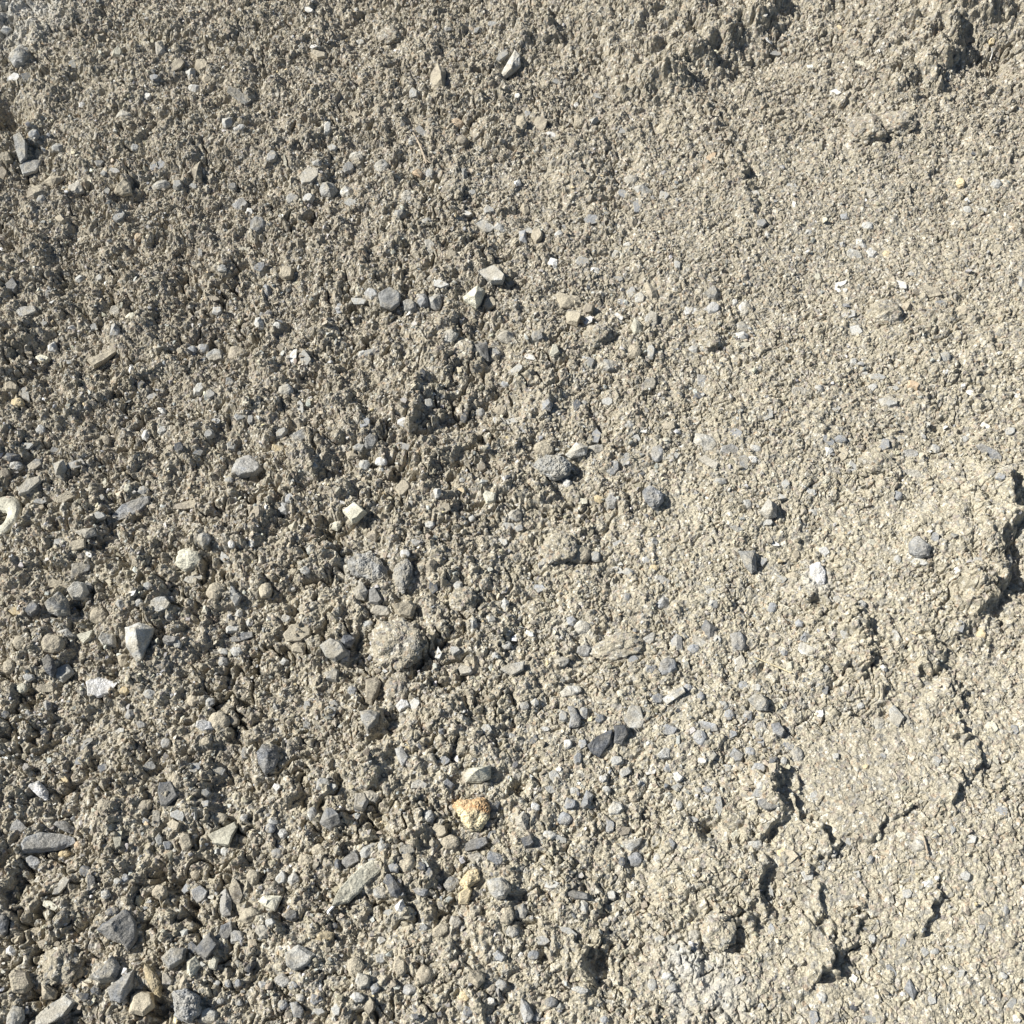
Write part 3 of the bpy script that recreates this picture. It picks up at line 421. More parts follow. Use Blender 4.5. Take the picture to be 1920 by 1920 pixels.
ASHP = [(1320, 1850, 75, .5), (1535, 1088, 26, .6), (30, 25, 90, .6), (1060, 1180, 40, .3), (1290, 1800, 40, .6), (680, 1070, 45, .35)]
def ash(x, y):
    r = 0
    for px, py, rad, k in ASHP:
        c = flat(px, py); R = rad * px_size(*c); r = np.maximum(r, k * np.exp(-(((x - c[0]) ** 2 + (y - c[1]) ** 2) / R ** 2) ** 1.5))
    return np.clip(r * (.8 + .7 * vnoise(x, y, .03, 95)), 0, 1)
def height(x, y, fine=True):
    """Ground height at world points (x, y)."""
    x = x.astype(f32); y = y.astype(f32)
    rough = reg(x, y, 0); gx = reg(x, y, 1)
    wx = x + f32(.010) * vnoise(x, y, .06, 11) + f32(.004) * vnoise(x, y, .017, 12)
    wy = y + f32(.010) * vnoise(x, y, .06, 13) + f32(.004) * vnoise(x, y, .017, 14)
    z = f32(.016) * vnoise(x, y, .55, 21) + f32(.010) * vnoise(x, y, .22, 22) + f32(.008) * rough * vnoise(wx, wy, .09, 23)
    # broken edges
    for P, h, wd, sh in LIPW:
        m = wd * 2.2 + .05
        x0, y0 = P.min(0) - m; x1, y1 = P.max(0) + m
        if x.ndim == 2:
            ci = np.where((x[0] > x0) & (x[0] < x1))[0]; ri = np.where((y[:, 0] > y0) & (y[:, 0] < y1))[0]
            if not len(ci) or not len(ri): continue
            sl = (slice(ri[0], ri[-1] + 1), slice(ci[0], ci[-1] + 1))
        else:
            sl = (slice(None),)
        qx = wx[sl] + f32(.008) * vnoise(x[sl], y[sl], .011, 31) + f32(.012) * vnoise(x[sl], y[sl], .03, 33); qy = wy[sl] + f32(.008) * vnoise(x[sl], y[sl], .011, 32) + f32(.012) * vnoise(x[sl], y[sl], .03, 34)
        s, al = seg_field(qx, qy, P)
        taper = smooth(0, .12, al) * smooth(1, .88, al) * np.clip(.85 + .75 * vnoise(x[sl], y[sl], .035, 35), .15, 1.3)
        up = np.exp(-np.maximum(s, 0) / wd) * smooth(-sh, sh * .6, s)
        low = np.exp(np.minimum(s, 0) / (wd * .35)) * (1 - smooth(-sh, sh * .6, s))
        far = np.exp(-(np.abs(s) / (wd * 1.3)) ** 4)
        z[sl] += (taper * far * h * (up * .7 - low * .3)).astype(f32)
    for px, py, r, d in PITS:
        c = flat(px, py); R = r * px_size(*c)
        q = ((x - c[0]) ** 2 + (y - c[1]) ** 2) / R ** 2
        z -= (d * np.exp(-q ** 1.5)).astype(f32)
    if not fine: return z
    rg = rough
    a = facets(wx, wy, .070, 41, 1.0, .42, 5, .75); z += a * (f32(.04) + f32(.52) * rg ** 2)
    b = facets(wx + 3.1, wy, .030, 42, 1.3, .5, 5, .85); z += b * (f32(.08) + f32(.62) * rg ** 1.5)
    wx2 = x + f32(.0012) * vnoise(x, y, .008, 15); wy2 = y + f32(.0012) * vnoise(x, y, .008, 16)
    c = facets(wx2, wy2 + 1.7, .0135, 43, 1.35, .6, 6, .95); z += c * (f32(.10) + f32(.66) * rg)
    d = facets(wx2 + 5.3, wy2, .0066, 44, 1.4, .65, 6); z += d * (f32(.15) + f32(.60) * rg)
    e = facets(x + 2.2, y + 4.1, .0040, 45, 1.5, .7, 5); z += e * (f32(.22) + f32(.34) * rg)
    # crevices between the clumps where the soil is loose
    cv = np.abs(vnoise(wx, wy, .045, 61) + f32(.5) * vnoise(wx, wy, .018, 62))
    z -= f32(.017) * np.exp(-(cv / f32(.11)) ** 2) * smooth(-.15, .35, vnoise(x, y, .11, 63)) * rg ** 2
    cv = np.abs(vnoise(wx2, wy2, .018, 64) + f32(.5) * vnoise(wx2, wy2, .008, 65))
    z -= f32(.0075) * np.exp(-(cv / f32(.12)) ** 2) * smooth(-.3, .3, vnoise(x, y, .05, 66)) * (f32(.25) + f32(.75) * rg)
    # small shrink cracks in the smoother crust
    cr = np.abs(vnoise(wx, wy, .05, 51) + f32(.35) * vnoise(wx, wy, .018, 52))
    crack = np.exp(-(cr / f32(.035)) ** 2) * smooth(.15, .5, vnoise(x, y, .16, 53) + f32(.1)) * smooth(.8, .35, rg)
    z -= f32(.006) * crack
    cr = np.abs(vnoise(wx2, wy2, .02, 54) + f32(.4) * vnoise(wx2, wy2, .008, 55))
    z -= f32(.0028) * np.exp(-(cr / f32(.05)) ** 2) * smooth(-.1, .4, vnoise(x, y, .07, 56)) * smooth(.95, .5, rg)
    return z

CELL = .0013
DX0, DX1, DY0, DY1 = -1.32, 1.32, -.06, 2.42
xs = np.arange(DX0, DX1, CELL); ys = np.arange(DY0, DY1, CELL)
NX, NY = len(xs), len(ys)
XX, YY = np.meshgrid(xs.astype(f32), ys.astype(f32))
Z = height(XX, YY)
print("height", round(time.time() - T0, 1))
def box(a, r):
    for ax in (0, 1):
        c = np.cumsum(np.pad(a, [(r + 1, r) if k == ax else (0, 0) for k in (0, 1)], mode='edge').astype(np.float64), axis=ax)
        n = a.shape[ax]; i = np.arange(n)
        a = (np.take(c, i + 2 * r + 1, ax) - np.take(c, i, ax)) / (2 * r + 1)
    return a
ZS = box(Z, 8)
def zat(x, y, A=None):
    A = Z if A is None else A
    u = np.clip((np.asarray(x, float) - DX0) / CELL, 0, NX - 1.01); v = np.clip((np.asarray(y, float) - DY0) / CELL, 0, NY - 1.01)
    i = u.astype(int); j = v.astype(int); a = u - i; b = v - j
    return (A[j, i] * (1 - a) + A[j, i + 1] * a) * (1 - b) + (A[j + 1, i] * (1 - a) + A[j + 1, i + 1] * a) * b
def land(px, py, A=None):        # the ground point a photo pixel looks at
    A = ZS if A is None else A
    d = ray(px, py); z = 0.
    for _ in range(8):
        t = (z - CAM_H) / d[2]; p = CAMP + d * t; z = .5 * z + .5 * float(zat(p[0], p[1], A))
    return np.array([p[0], p[1], float(zat(p[0], p[1], A))])
# ---------------------------------------------------------------- materials
def new_mat(name):
    m = bpy.data.materials.new(name); m.use_nodes = True
    t = m.node_tree; t.nodes.clear()
    out = t.nodes.new("ShaderNodeOutputMaterial"); p = t.nodes.new("ShaderNodeBsdfPrincipled")
    t.links.new(p.outputs[0], out.inputs[0])
    return m, t, p
def nd(t, kind, **kw):
    n = t.nodes.new(kind)
    for k, v in kw.items(): setattr(n, k, v)
    return n
def noise_n(t, coord, scale, detail=4, rough=.6, dist=0):
    n = nd(t, "ShaderNodeTexNoise"); n.inputs["Scale"].default_value = scale; n.inputs["Detail"].default_value = detail
    n.inputs["Roughness"].default_value = rough; n.inputs["Distortion"].default_value = dist
    t.links.new(coord, n.inputs["Vector"]); return n
def ramp(t, fac, stops):
    r = nd(t, "ShaderNodeValToRGB"); e = r.color_ramp.elements
    while len(e) < len(stops): e.new(.5)
    for q, (p, c) in zip(e, stops): q.position = p; q.color = (c, c, c, 1) if isinstance(c, (int, float)) else (*c, 1)
    t.links.new(fac, r.inputs[0]); return r.outputs[0]
def mix(t, fac, a, b, blend='MIX'):
    m = nd(t, "ShaderNodeMix", data_type='RGBA', blend_type=blend)
    for sock, v in ((m.inputs[0], fac), (m.inputs[6], a), (m.inputs[7], b)):
        if isinstance(v, (int, float)): sock.default_value = v
        elif isinstance(v, tuple): sock.default_value = (*v, 1)
        else: t.links.new(v, sock)
    return m.outputs[2]
def math_n(t, op, a, b=None):
    m = nd(t, "ShaderNodeMath", operation=op)
    for s, v in zip(m.inputs, (a, b)):
        if v is None: continue
        if isinstance(v, (int, float)): s.default_value = v
        else: t.links.new(v, s)
    return m.outputs[0]
def bump(t, p, h, strength, dist):
    b = nd(t, "ShaderNodeBump"); b.inputs["Strength"].default_value = strength; b.inputs["Distance"].default_value = dist
    t.links.new(h, b.inputs["Height"]); t.links.new(b.outputs[0], p.inputs["Normal"])
SOIL_D, SOIL_L, SOIL_W = (.275, .245, .193), (.415, .380, .290), (.60, .575, .50)
def soil_colour(t, pos, pale):
    """Dry silty soil: grey brown to pale beige, speckled with grit of other colours."""
    base = mix(t, pale, SOIL_D, SOIL_L)
    n1 = noise_n(t, pos, 9, 5, .65).outputs[0]
    base = mix(t, ramp(t, n1, [(.30, 0.), (.72, .5)]), base, SOIL_L)
    n2 = noise_n(t, pos, 55, 3, .6).outputs[0]
    base = mix(t, ramp(t, n2, [(.52, 0.), (.70, .45)]), base, (.24, .225, .20))
    v = nd(t, "ShaderNodeTexVoronoi"); v.inputs["Scale"].default_value = 210; t.links.new(pos, v.inputs["Vector"])
    sep = nd(t, "ShaderNodeSeparateColor"); t.links.new(v.outputs["Color"], sep.inputs[0])
    base = mix(t, ramp(t, sep.outputs[0], [(.80, 0.), (.84, .55)]), base, (.20, .205, .205))
    base = mix(t, ramp(t, sep.outputs[1], [(.86, 0.), (.90, .6)]), base, SOIL_W)
    base = mix(t, ramp(t, sep.outputs[2], [(.94, 0.), (.96, .45)]), base, (.36, .255, .17))
    base = mix(t, ramp(t, sep.outputs[2], [(.06, .35), (.09, 0.)]), base, (.215, .165, .165))
    v2 = nd(t, "ShaderNodeTexVoronoi"); v2.inputs["Scale"].default_value = 620; t.links.new(pos, v2.inputs["Vector"])
    sep2 = nd(t, "ShaderNodeSeparateColor"); t.links.new(v2.outputs["Color"], sep2.inputs[0])
    return mix(t, 1.0, base, ramp(t, sep2.outputs[0], [(0., .66), (1., 1.30)]), 'MULTIPLY')
def soil_material():
    m, t, p = new_mat("soil")
    geo = nd(t, "ShaderNodeNewGeometry"); pos = geo.outputs["Position"]
    at = nd(t, "ShaderNodeAttribute", attribute_name="pale")
    aa = nd(t, "ShaderNodeAttribute", attribute_name="ash")
    c = mix(t, aa.outputs["Fac"], soil_colour(t, pos, at.outputs["Fac"]), (.50, .495, .46))
    t.links.new(c, p.inputs["Base Color"]); p.inputs["Roughness"].default_value = .95
    p.inputs["Specular IOR Level"].default_value = .2
    h = math_n(t, 'ADD', noise_n(t, pos, 420, 4, .7).outputs[0], noise_n(t, pos, 130, 3, .6).outputs[0])
    bump(t, p, h, .75, .0018)
    return m
def crumb_material(name, dust):
    """Grit and soil crumbs: each piece carries its own colour in «tint»."""
    m, t, p = new_mat(name)
    geo = nd(t, "ShaderNodeNewGeometry"); pos = geo.outputs["Position"]
    at = nd(t, "ShaderNodeAttribute", attribute_name="tint")
    n = noise_n(t, pos, 160, 4, .65).outputs[0]
    c = mix(t, ramp(t, n, [(.48, 0.), (.66, dust)]), at.outputs["Color"], (.40, .36, .275))
    n3 = noise_n(t, pos, 700, 2, .6).outputs[0]
    c = mix(t, 1.0, c, ramp(t, n3, [(.30, .68), (.70, 1.30)]), 'MULTIPLY')
    t.links.new(c, p.inputs["Base Color"]); p.inputs["Roughness"].default_value = .9; p.inputs["Specular IOR Level"].default_value = .25
    bump(t, p, noise_n(t, pos, 380, 4, .7).outputs[0], .7, .0016)
    return m
COL = dict(S=(.112, .119, .128), B=(.285, .294, .298), G=(.30, .30, .285), P=(.40, .40, .375), W=(.62, .615, .58), T=(.40, .355, .27),
           N=(.275, .245, .195), V=(.49, .475, .385), Y=(.57, .47, .29), O=(.47, .36, .245), R=(.62, .51, .33))
def rock_material(k):
    names = dict(S='dark_slate', B='blue_grey_stone', G='grey_stone', P='pale_grey_stone', W='whitish_stone', T='tan_stone', N='dusty_brown_stone', V='cream_stone', Y='yellow_stone', O='orange_stone', R='rust_stained_stone')
    m, t, p = new_mat(names[k])
    tc = nd(t, "ShaderNodeTexCoord"); oi = nd(t, "ShaderNodeObjectInfo"); geo = nd(t, "ShaderNodeNewGeometry"); pos = geo.outputs["Position"]
    c = COL[k]
    n1 = noise_n(t, pos, 38, 6, .62, .4).outputs[0]
    lo = tuple(v * .62 for v in c); hi = tuple(min(.78, v * 1.36) for v in c)
    col = mix(t, ramp(t, n1, [(.36, 0.), (.64, 1.)]), lo, hi)
    rnd = math_n(t, 'MULTIPLY_ADD', oi.outputs["Random"], .42); rnd.node.inputs[2].default_value = .80
    col = mix(t, 1.0, col, rnd, 'MULTIPLY')
    # mineral veins and scratches
    st = nd(t, "ShaderNodeMapping"); st.inputs["Scale"].default_value = (1, 2.6, 1.4); st.inputs["Rotation"].default_value = (.4, .3, .7); t.links.new(pos, st.inputs[0])
    nv = noise_n(t, st.outputs[0], 30, 5, .55, .8).outputs[0]
    vein = ramp(t, nv, [(.485, 0.), (.50, .8 if k in 'SBG' else .35), (.515, 0.)])
    msk = ramp(t, noise_n(t, pos, 17, 2).outputs[0], [(.46, 0.), (.62, 1.)])
    col = mix(t, math_n(t, 'MULTIPLY', vein, msk), col, (.55, .55, .53))
    if k == 'R':
        rn = noise_n(t, pos, 26, 4, .6, 1.2).outputs[0]
        sx = nd(t, "ShaderNodeSeparateXYZ"); t.links.new(tc.outputs["Generated"], sx.inputs[0])
        band = math_n(t, 'ADD', sx.outputs[1], math_n(t, 'MULTIPLY', rn, .7))
        col = mix(t, ramp(t, band, [(.80, 0.), (1.05, .85), (1.25, .55)]), col, (.46, .22, .075))
    # soil dust clinging in patches, more on upward faces
    sn = nd(t, "ShaderNodeSeparateXYZ"); t.links.new(geo.outputs["Normal"], sn.inputs[0])
    dn = noise_n(t, pos, 46, 5, .7, .5).outputs[0]
    up = math_n(t, 'MULTIPLY', sn.outputs[2], .08)
    amt = {'T': .9, 'N': .95, 'P': .6, 'G': .65, 'V': .2, 'W': .35, 'Y': .4, 'O': .4, 'R': .12, 'S': .3, 'B': .42}.get(k, .5)
    dr = math_n(t, 'MULTIPLY', oi.outputs["Random"], .10)
    dust = ramp(t, math_n(t, 'ADD', math_n(t, 'ADD', dn, up), dr), [(.52, 0.), (.66, amt)])
    col = mix(t, dust, col, (.40, .36, .275))
    g = noise_n(t, pos, 620, 2, .6).outputs[0]
    col = mix(t, 1.0, col, ramp(t, g, [(.30, .72), (.70, 1.25)]), 'MULTIPLY')
    t.links.new(col, p.inputs["Base Color"]); p.inputs["Roughness"].default_value = .62 if k in 'SB' else .82
    p.inputs["Specular IOR Level"].default_value = .4 if k in 'SB' else .25
    h = math_n(t, 'ADD', noise_n(t, pos, 120, 6, .65).outputs[0], math_n(t, 'MULTIPLY', noise_n(t, st.outputs[0], 210, 3, .6).outputs[0], .5))
    bump(t, p, h, .8, .0042)
    return m
ROCK = {k: rock_material(k) for k in COL}
SOIL = soil_material()
STRAWM, _t, _p = new_mat("dry_straw"); _p.inputs["Base Color"].default_value = (.55, .46, .27, 1); _p.inputs["Roughness"].default_value = .7
_n = noise_n(_t, nd(_t, "ShaderNodeTexCoord").outputs["Object"], 300, 3); _t.links.new(mix(_t, _n.outputs[0], (.40, .33, .20), (.66, .58, .38)), _p.inputs["Base Color"])
ROOTM, _t, _p = new_mat("dry_root"); _p.inputs["Roughness"].default_value = .8
_n = noise_n(_t, nd(_t, "ShaderNodeTexCoord").outputs["Object"], 220, 4); _t.links.new(mix(_t, _n.outputs[0], (.22, .17, .11), (.50, .43, .33)), _p.inputs["Base Color"])
WHITEM, _t, _p = new_mat("bleached_root"); _p.inputs["Roughness"].default_value = .75
_n = noise_n(_t, nd(_t, "ShaderNodeTexCoord").outputs["Object"], 260, 3); _t.links.new(mix(_t, _n.outputs[0], (.55, .54, .50), (.75, .74, .70)), _p.inputs["Base Color"])
# ---------------------------------------------------------------- stones: footprints first, so loose grit keeps off them
class Stone: pass
SEED = np.random.RandomState(20)
stones = []
def outline(w, h, ang, shape, rs):
    n = {'f': rs.randint(5, 8), 'w': rs.randint(4, 7), 'b': rs.randint(5, 8), 'a': rs.randint(5, 9), 'r': rs.randint(9, 12), 's': rs.randint(4, 7)}[shape]
    jit = {'r': .16, 's': .12}.get(shape, .20)
    th = np.sort((np.arange(n) + rs.uniform(-.33, .33, n)) * 2 * np.pi / n) + rs.uniform(0, 6.28)
    e = rs.uniform(.75, 1.0) if shape in 'bf' else 1.0
    cx, sx = np.cos(th), np.sin(th)
    r = 1 + rs.uniform(-jit, jit * .6, n)
    p = np.stack([np.sign(cx) * np.abs(cx) ** e * w / 2 * r, np.sign(sx) * np.abs(sx) ** e * h / 2 * r], 1)
    p *= np.array([w, h]) / np.maximum(p.max(0) - p.min(0), 1e-6)
    a = math.radians(ang); R = np.array([[math.cos(a), -math.sin(a)], [math.sin(a), math.cos(a)]])
    return p @ R.T
for (ox, oy), k, th, cap, pts, lab, short in TRACED:
    s = Stone(); a = np.array([float(v) for v in pts.split()]).reshape(-1, 2) / 3 + (ox, oy)
    s.out = a; s.k = k; s.th = th; s.cap = cap; s.label = lab; s.short = short; s.shape = cap; stones.append(s)
for (ox, oy), txt in STONES.items():
    for line in txt.replace('\n', ';').split(';'):
        v = line.split()
        if not v: continue
        x, y, w_, h_, an = (float(q) for q in v[:5])
        if w_ * h_ < 0: continue
        s = Stone(); s.shape = v[6]; s.k = v[5]
        s.out = outline(w_ / 3, h_ / 3, an, s.shape, SEED) + (x / 3 + ox, y / 3 + oy)
        s.th = {'f': .45, 'w': .8, 'b': .75, 'a': .65, 'r': .55, 's': .5}[s.shape] * SEED.uniform(.85, 1.15)
        s.cap = {'f': 'f', 'w': 'w', 'b': 'b', 'a': SEED.choice(['b', 'w']), 'r': 'r', 's': 'f'}[s.shape]
        s.label = None; s.short = None; s.wh = (w_ / 3, h_ / 3); stones.append(s)
for s in stones:
    a = s.out; s.c = (a.max(0) + a.min(0)) / 2; s.ext = a.max(0) - a.min(0)
    b = np.roll(a, -1, 0); s.area = abs((a[:, 0] * b[:, 1] - b[:, 0] * a[:, 1]).sum()) / 2
    vis = np.clip(np.minimum(s.c + s.ext / 2, 1920) - np.maximum(s.c - s.ext / 2, 0), 0, None).prod() / max(s.ext.prod(), 1)
    s.seen = s.area * vis * px_size(0, .8)
    p = land(*s.c); s.p = p; s.r = math.sqrt(s.area / math.pi) * float(px_size(p[0], p[1]))
# the two rules of size: no more than 300 stones of their own, the ones that show largest
order = sorted(stones, key=lambda s: -(1e9 if s.label else s.seen))
own, rest = order[:300], order[300:]

# ---------------------------------------------------------------- ground sheet: fine where one looks, coarser out to the horizon
hx = np.cumsum(np.geomspace(CELL * 1.2, 60, 75)); 
X1 = np.r_[DX0 - hx[::-1], xs, xs[-1] + hx]; Y1 = np.r_[DY0 - hx[::-1], ys, ys[-1] + hx]
GXX, GYY = np.meshgrid(X1.astype(f32), Y1.astype(f32)); K = len(hx)
GZ = np.empty_like(GXX); GZ[K:K + NY, K:K + NX] = Z
for sl in ((slice(0, K), slice(None)), (slice(K + NY, None), slice(None)), (slice(K, K + NY), slice(0, K)), (slice(K, K + NY), slice(K + NX, None))):
    GZ[sl] = height(GXX[sl], GYY[sl])
# soil is overhung and crumbled sideways a little as well
ox_ = (f32(.0018) * vnoise(GXX, GYY, .016, 71) + f32(.0006) * vnoise(GXX, GYY, .006, 72)) 
oy_ = (f32(.0018) * vnoise(GXX, GYY, .016, 73) + f32(.0006) * vnoise(GXX, GYY, .006, 74))
inner = np.zeros_like(GZ); inner[K + 3:K + NY - 3, K + 3:K + NX - 3] = 1
rr = reg(GXX, GYY, 0)
GXX = GXX + ox_ * inner * (f32(.3) + rr); GYY = GYY + oy_ * inner * (f32(.3) + rr)
def grid_mesh(name, X, Y, Zv):
    ny, nx = X.shape
    me = bpy.data.meshes.new(name); me.vertices.add(nx * ny)
    me.vertices.foreach_set("co", np.stack([X, Y, Zv], -1).astype(f32).ravel())
    i = np.arange(nx * ny, dtype=np.int32).reshape(ny, nx)
    q = np.stack([i[:-1, :-1], i[:-1, 1:], i[1:, 1:], i[1:, :-1]], -1).reshape(-1)
    nq = (nx - 1) * (ny - 1)
    me.loops.add(nq * 4); me.loops.foreach_set("vertex_index", q)
    me.polygons.add(nq); me.polygons.foreach_set("loop_start", np.arange(0, nq * 4, 4, dtype=np.int32))
    me.update(calc_edges=True)
    return me
me = grid_mesh("ground", GXX, GYY, GZ)
at = me.attributes.new("pale", 'FLOAT', 'POINT')
pale = np.clip(reg(GXX, GYY, 2) + .10 * vnoise(GXX, GYY, .12, 81), 0, 1)
at.data.foreach_set("value", pale.astype(f32).ravel())
at = me.attributes.new("ash", 'FLOAT', 'POINT'); at.data.foreach_set("value", ash(GXX, GYY).astype(f32).ravel())
me.polygons.foreach_set("use_smooth", np.zeros(len(me.polygons), bool))
me.materials.append(SOIL)
ground = bpy.data.objects.new("ground", me); C.collection.objects.link(ground); ground['kind'] = 'structure'
print("ground", len(me.vertices), round(time.time() - T0, 1))

# ---------------------------------------------------------------- one stone
def loft(s, rs, detail):
    """Stone from its outline: sunk base, widest ring, bevelled shoulder, broken top.  Returns a bmesh in world space and its base point."""
    p = s.p; v = CAMP - p; v /= np.linalg.norm(v)
    n = np.array([0, 0, 1.0]) + .55 * v; n /= np.linalg.norm(n)
    wm = float(px_size(p[0], p[1])); mn = math.sqrt(s.area) * wm * min(1, .45 + .55 * min(s.ext) / max(s.ext))
    t = s.th * mn
    ang = np.linspace(0, 6.28, 10)[:-1]
    zz = np.percentile(zat(p[0] + s.r * .8 * np.cos(ang), p[1] + s.r * .8 * np.sin(ang)), 60)
    lift = ((.10 if p[0] < .15 else .0) + (.26 if s.short else rs.uniform(-.10, .18) if p[0] < .15 else rs.uniform(-.26, .02))) * t
    base = np.array([p[0], p[1], zz + lift])
    d = ray(s.c[0], s.c[1]); q = (base[2] - CAM_H) / d[2]; base = CAMP + d * q
    D = ray(s.out[:, 0], s.out[:, 1]); tt = ((base - CAMP) @ n) / (D @ n); O = CAMP + D * tt[:, None]
    cen = O.mean(0); L = O - cen; N = len(O)
    ax = L[np.argmax((L ** 2).sum(1))]; ax = ax / np.linalg.norm(ax); ay = np.cross(n, ax)
    tilt = rs.uniform(-.28, .28, 2) 
    def ring(scale, hgt, jit, sh=(0, 0), planar=False):
        R = cen + L * (scale * (1 + rs.uniform(-jit, jit, (N, 1)))) + ax * sh[0] * mn + ay * sh[1] * mn
        hh = np.full(N, hgt) * t
        if planar: hh = hh + (R - cen) @ ax * tilt[0] + (R - cen) @ ay * tilt[1]
        else: hh = hh * (1 + rs.uniform(-.25, .25, N))
        return R + n * hh[:, None]
    sh = rs.uniform(-.07, .07, 2)
    rings = [ring(.70, -.95, .08), ring(.97, -.30, .04), ring(1.0, .0, .0)]
    cap = s.cap
    if cap == 'f': rings += [ring(.90, .30, .03, sh * .5, True)]
    elif cap == 'b': rings += [ring(.74, .50, .06, sh, True)]
    elif cap == 'w': rings += [ring(.86, .22, .05, sh * .6)]
    else: rings += [ring(.90, .28, .03), ring(.62, .52, .05, sh * .6)]
    bm = bmesh.new(); V = [[bm.verts.new(x) for x in R] for R in rings]
    for a, b in zip(V[:-1], V[1:]):
        for i in range(N):
            j = (i + 1) % N; bm.faces.new((a[i], a[j], b[j], b[i]))
    bm.faces.new(V[0][::-1])
    top = V[-1]
    if cap in 'fb':
        bm.faces.new(top)
    elif cap == 'w':
        o = rs.uniform(-.16, .16, 2) * mn; e = ax * mn * rs.uniform(.12, .3)
        c0 = cen + ax * o[0] + ay * o[1] + n * t * rs.uniform(.55, .85)
        a = bm.verts.new(c0 - e); b = bm.verts.new(c0 + e - n * t * rs.uniform(0, .2))
        near = [a if (np.array(q.co) - c0) @ ax < 0 else b for q in top]
        for i in range(N):
            j = (i + 1) % N
            if near[i] is near[j]: bm.faces.new((top[i], top[j], near[i]))
            else: bm.faces.new((top[i], top[j], near[j], near[i]))
    else:
        c = bm.verts.new(cen + ax * sh[0] * mn + ay * sh[1] * mn + n * t * .62)
        for i in range(N): bm.faces.new((top[i], top[(i + 1) % N], c))
    bmesh.ops.recalc_face_normals(bm, faces=bm.faces)
    if detail:
        bmesh.ops.bevel(bm, geom=list(bm.edges), offset=mn * (.025 if cap not in 'rc' else .05), segments=1, affect='EDGES', clamp_overlap=True)
        bmesh.ops.triangulate(bm, faces=bm.faces)
        for _ in range(2 if detail == 1 else 3):
            le = [e for e in bm.edges if e.calc_length() > mn * (.16 if detail == 1 else .07)]
            if not le: break
            bmesh.ops.subdivide_edges(bm, edges=le, cuts=1, use_grid_fill=True)
            bmesh.ops.triangulate(bm, faces=bm.faces)
        off = Vector(rs.uniform(0, 50, 3)); amp = mn * {'c': .060, 'r': .045}.get(cap, .030); fr = 1 / mn
        bm.normal_update()
        stretch = rs.choice([1.0, 2.5])
        for q in bm.verts:
            u = q.co * fr; u = Vector((u.x, u.y * stretch, u.z))
            k = mnoise.noise(u * 3.2 + off) + .6 * mnoise.noise(u * 7.5 + off) + .35 * mnoise.noise(u * 16 + off)
            if cap == 'c': k += 1.1 * abs(mnoise.noise(u * 5 + off)) + .7 * mnoise.noise(u * 22 + off)
            q.co += q.normal * (amp * k)
    return bm, base
NAMES = {'s': 'stone_sliver', 'f': 'stone', 'r': 'pebble'}
SIZE_RANK = np.percentile([s.area for s in own], [30, 70])
CW = dict(S='dark slate', B='blue grey', G='grey', P='pale grey', W='whitish', T='tan', N='dusty brown', V='cream', Y='yellowish', O='orange', R='rusty')
SW = {'a': 'angular', 'f': 'flat', 'w': 'wedge shaped', 'b': 'blocky', 'r': 'rounded', 's': 'thin'}
marks = [s for s in own if s.short]
used = {}
def locate(s):
    """Label of an unmarked stone: its look, then the marked stone it lies by and the one it lies towards."""
    big = 'large' if s.area > SIZE_RANK[1] else 'small' if s.area < SIZE_RANK[0] else 'mid-sized'
    desc = f"{big} {CW[s.k]} {SW[s.shape]} stone"
    near = sorted(marks, key=lambda m: np.hypot(*(m.c - s.c)))[:14]
    for a in near:
        d = s.c - a.c; dist = np.hypot(*d)
        dirn = 'above' if d[1] < -abs(d[0]) * 1.2 else 'below' if d[1] > abs(d[0]) * 1.2 else 'beside'
        if dirn != 'beside' and dist < 190:
            lab = f"{desc} {dirn} the {a.short}"
            if lab not in used and len(lab.split()) <= 16: return lab
        cand = [m for m in marks if m is not a and dist * .8 < np.hypot(*(m.c - a.c)) < 700]
        cand.sort(key=lambda m: np.hypot(*(m.c - a.c)) / 6000 - ((m.c - a.c) @ d) / np.hypot(*(m.c - a.c)) / dist)
        for b in cand[:3]:
            lab = f"{desc} by the {a.short}, toward the {b.short}"
            if lab not in used and len(lab.split()) <= 16: return lab
    return f"{desc} nearest the {near[0].short}"
rs = np.random.RandomState(5)
col = C.collection
for s in own:
    bm, base = loft(s, rs, 2 if s.area > 1500 else 1)
    for q in bm.verts: q.co -= Vector(base)
    nm = 'pebble' if s.cap == 'r' else 'stone_slab' if (s.cap == 'f' and s.area > 2200) else 'stone'
    me = bpy.data.meshes.new(nm); bm.to_mesh(me); bm.free(); me.materials.append(ROCK[s.k])
    o = bpy.data.objects.new(nm, me); col.objects.link(o); o.location = base
    lab = s.label or locate(s); used[lab] = 1
    o['label'] = lab; o['category'] = 'stone'; o['group'] = 'stones lying in the gravel and soil'
print("stones", len(own), len(rest), round(time.time() - T0, 1))

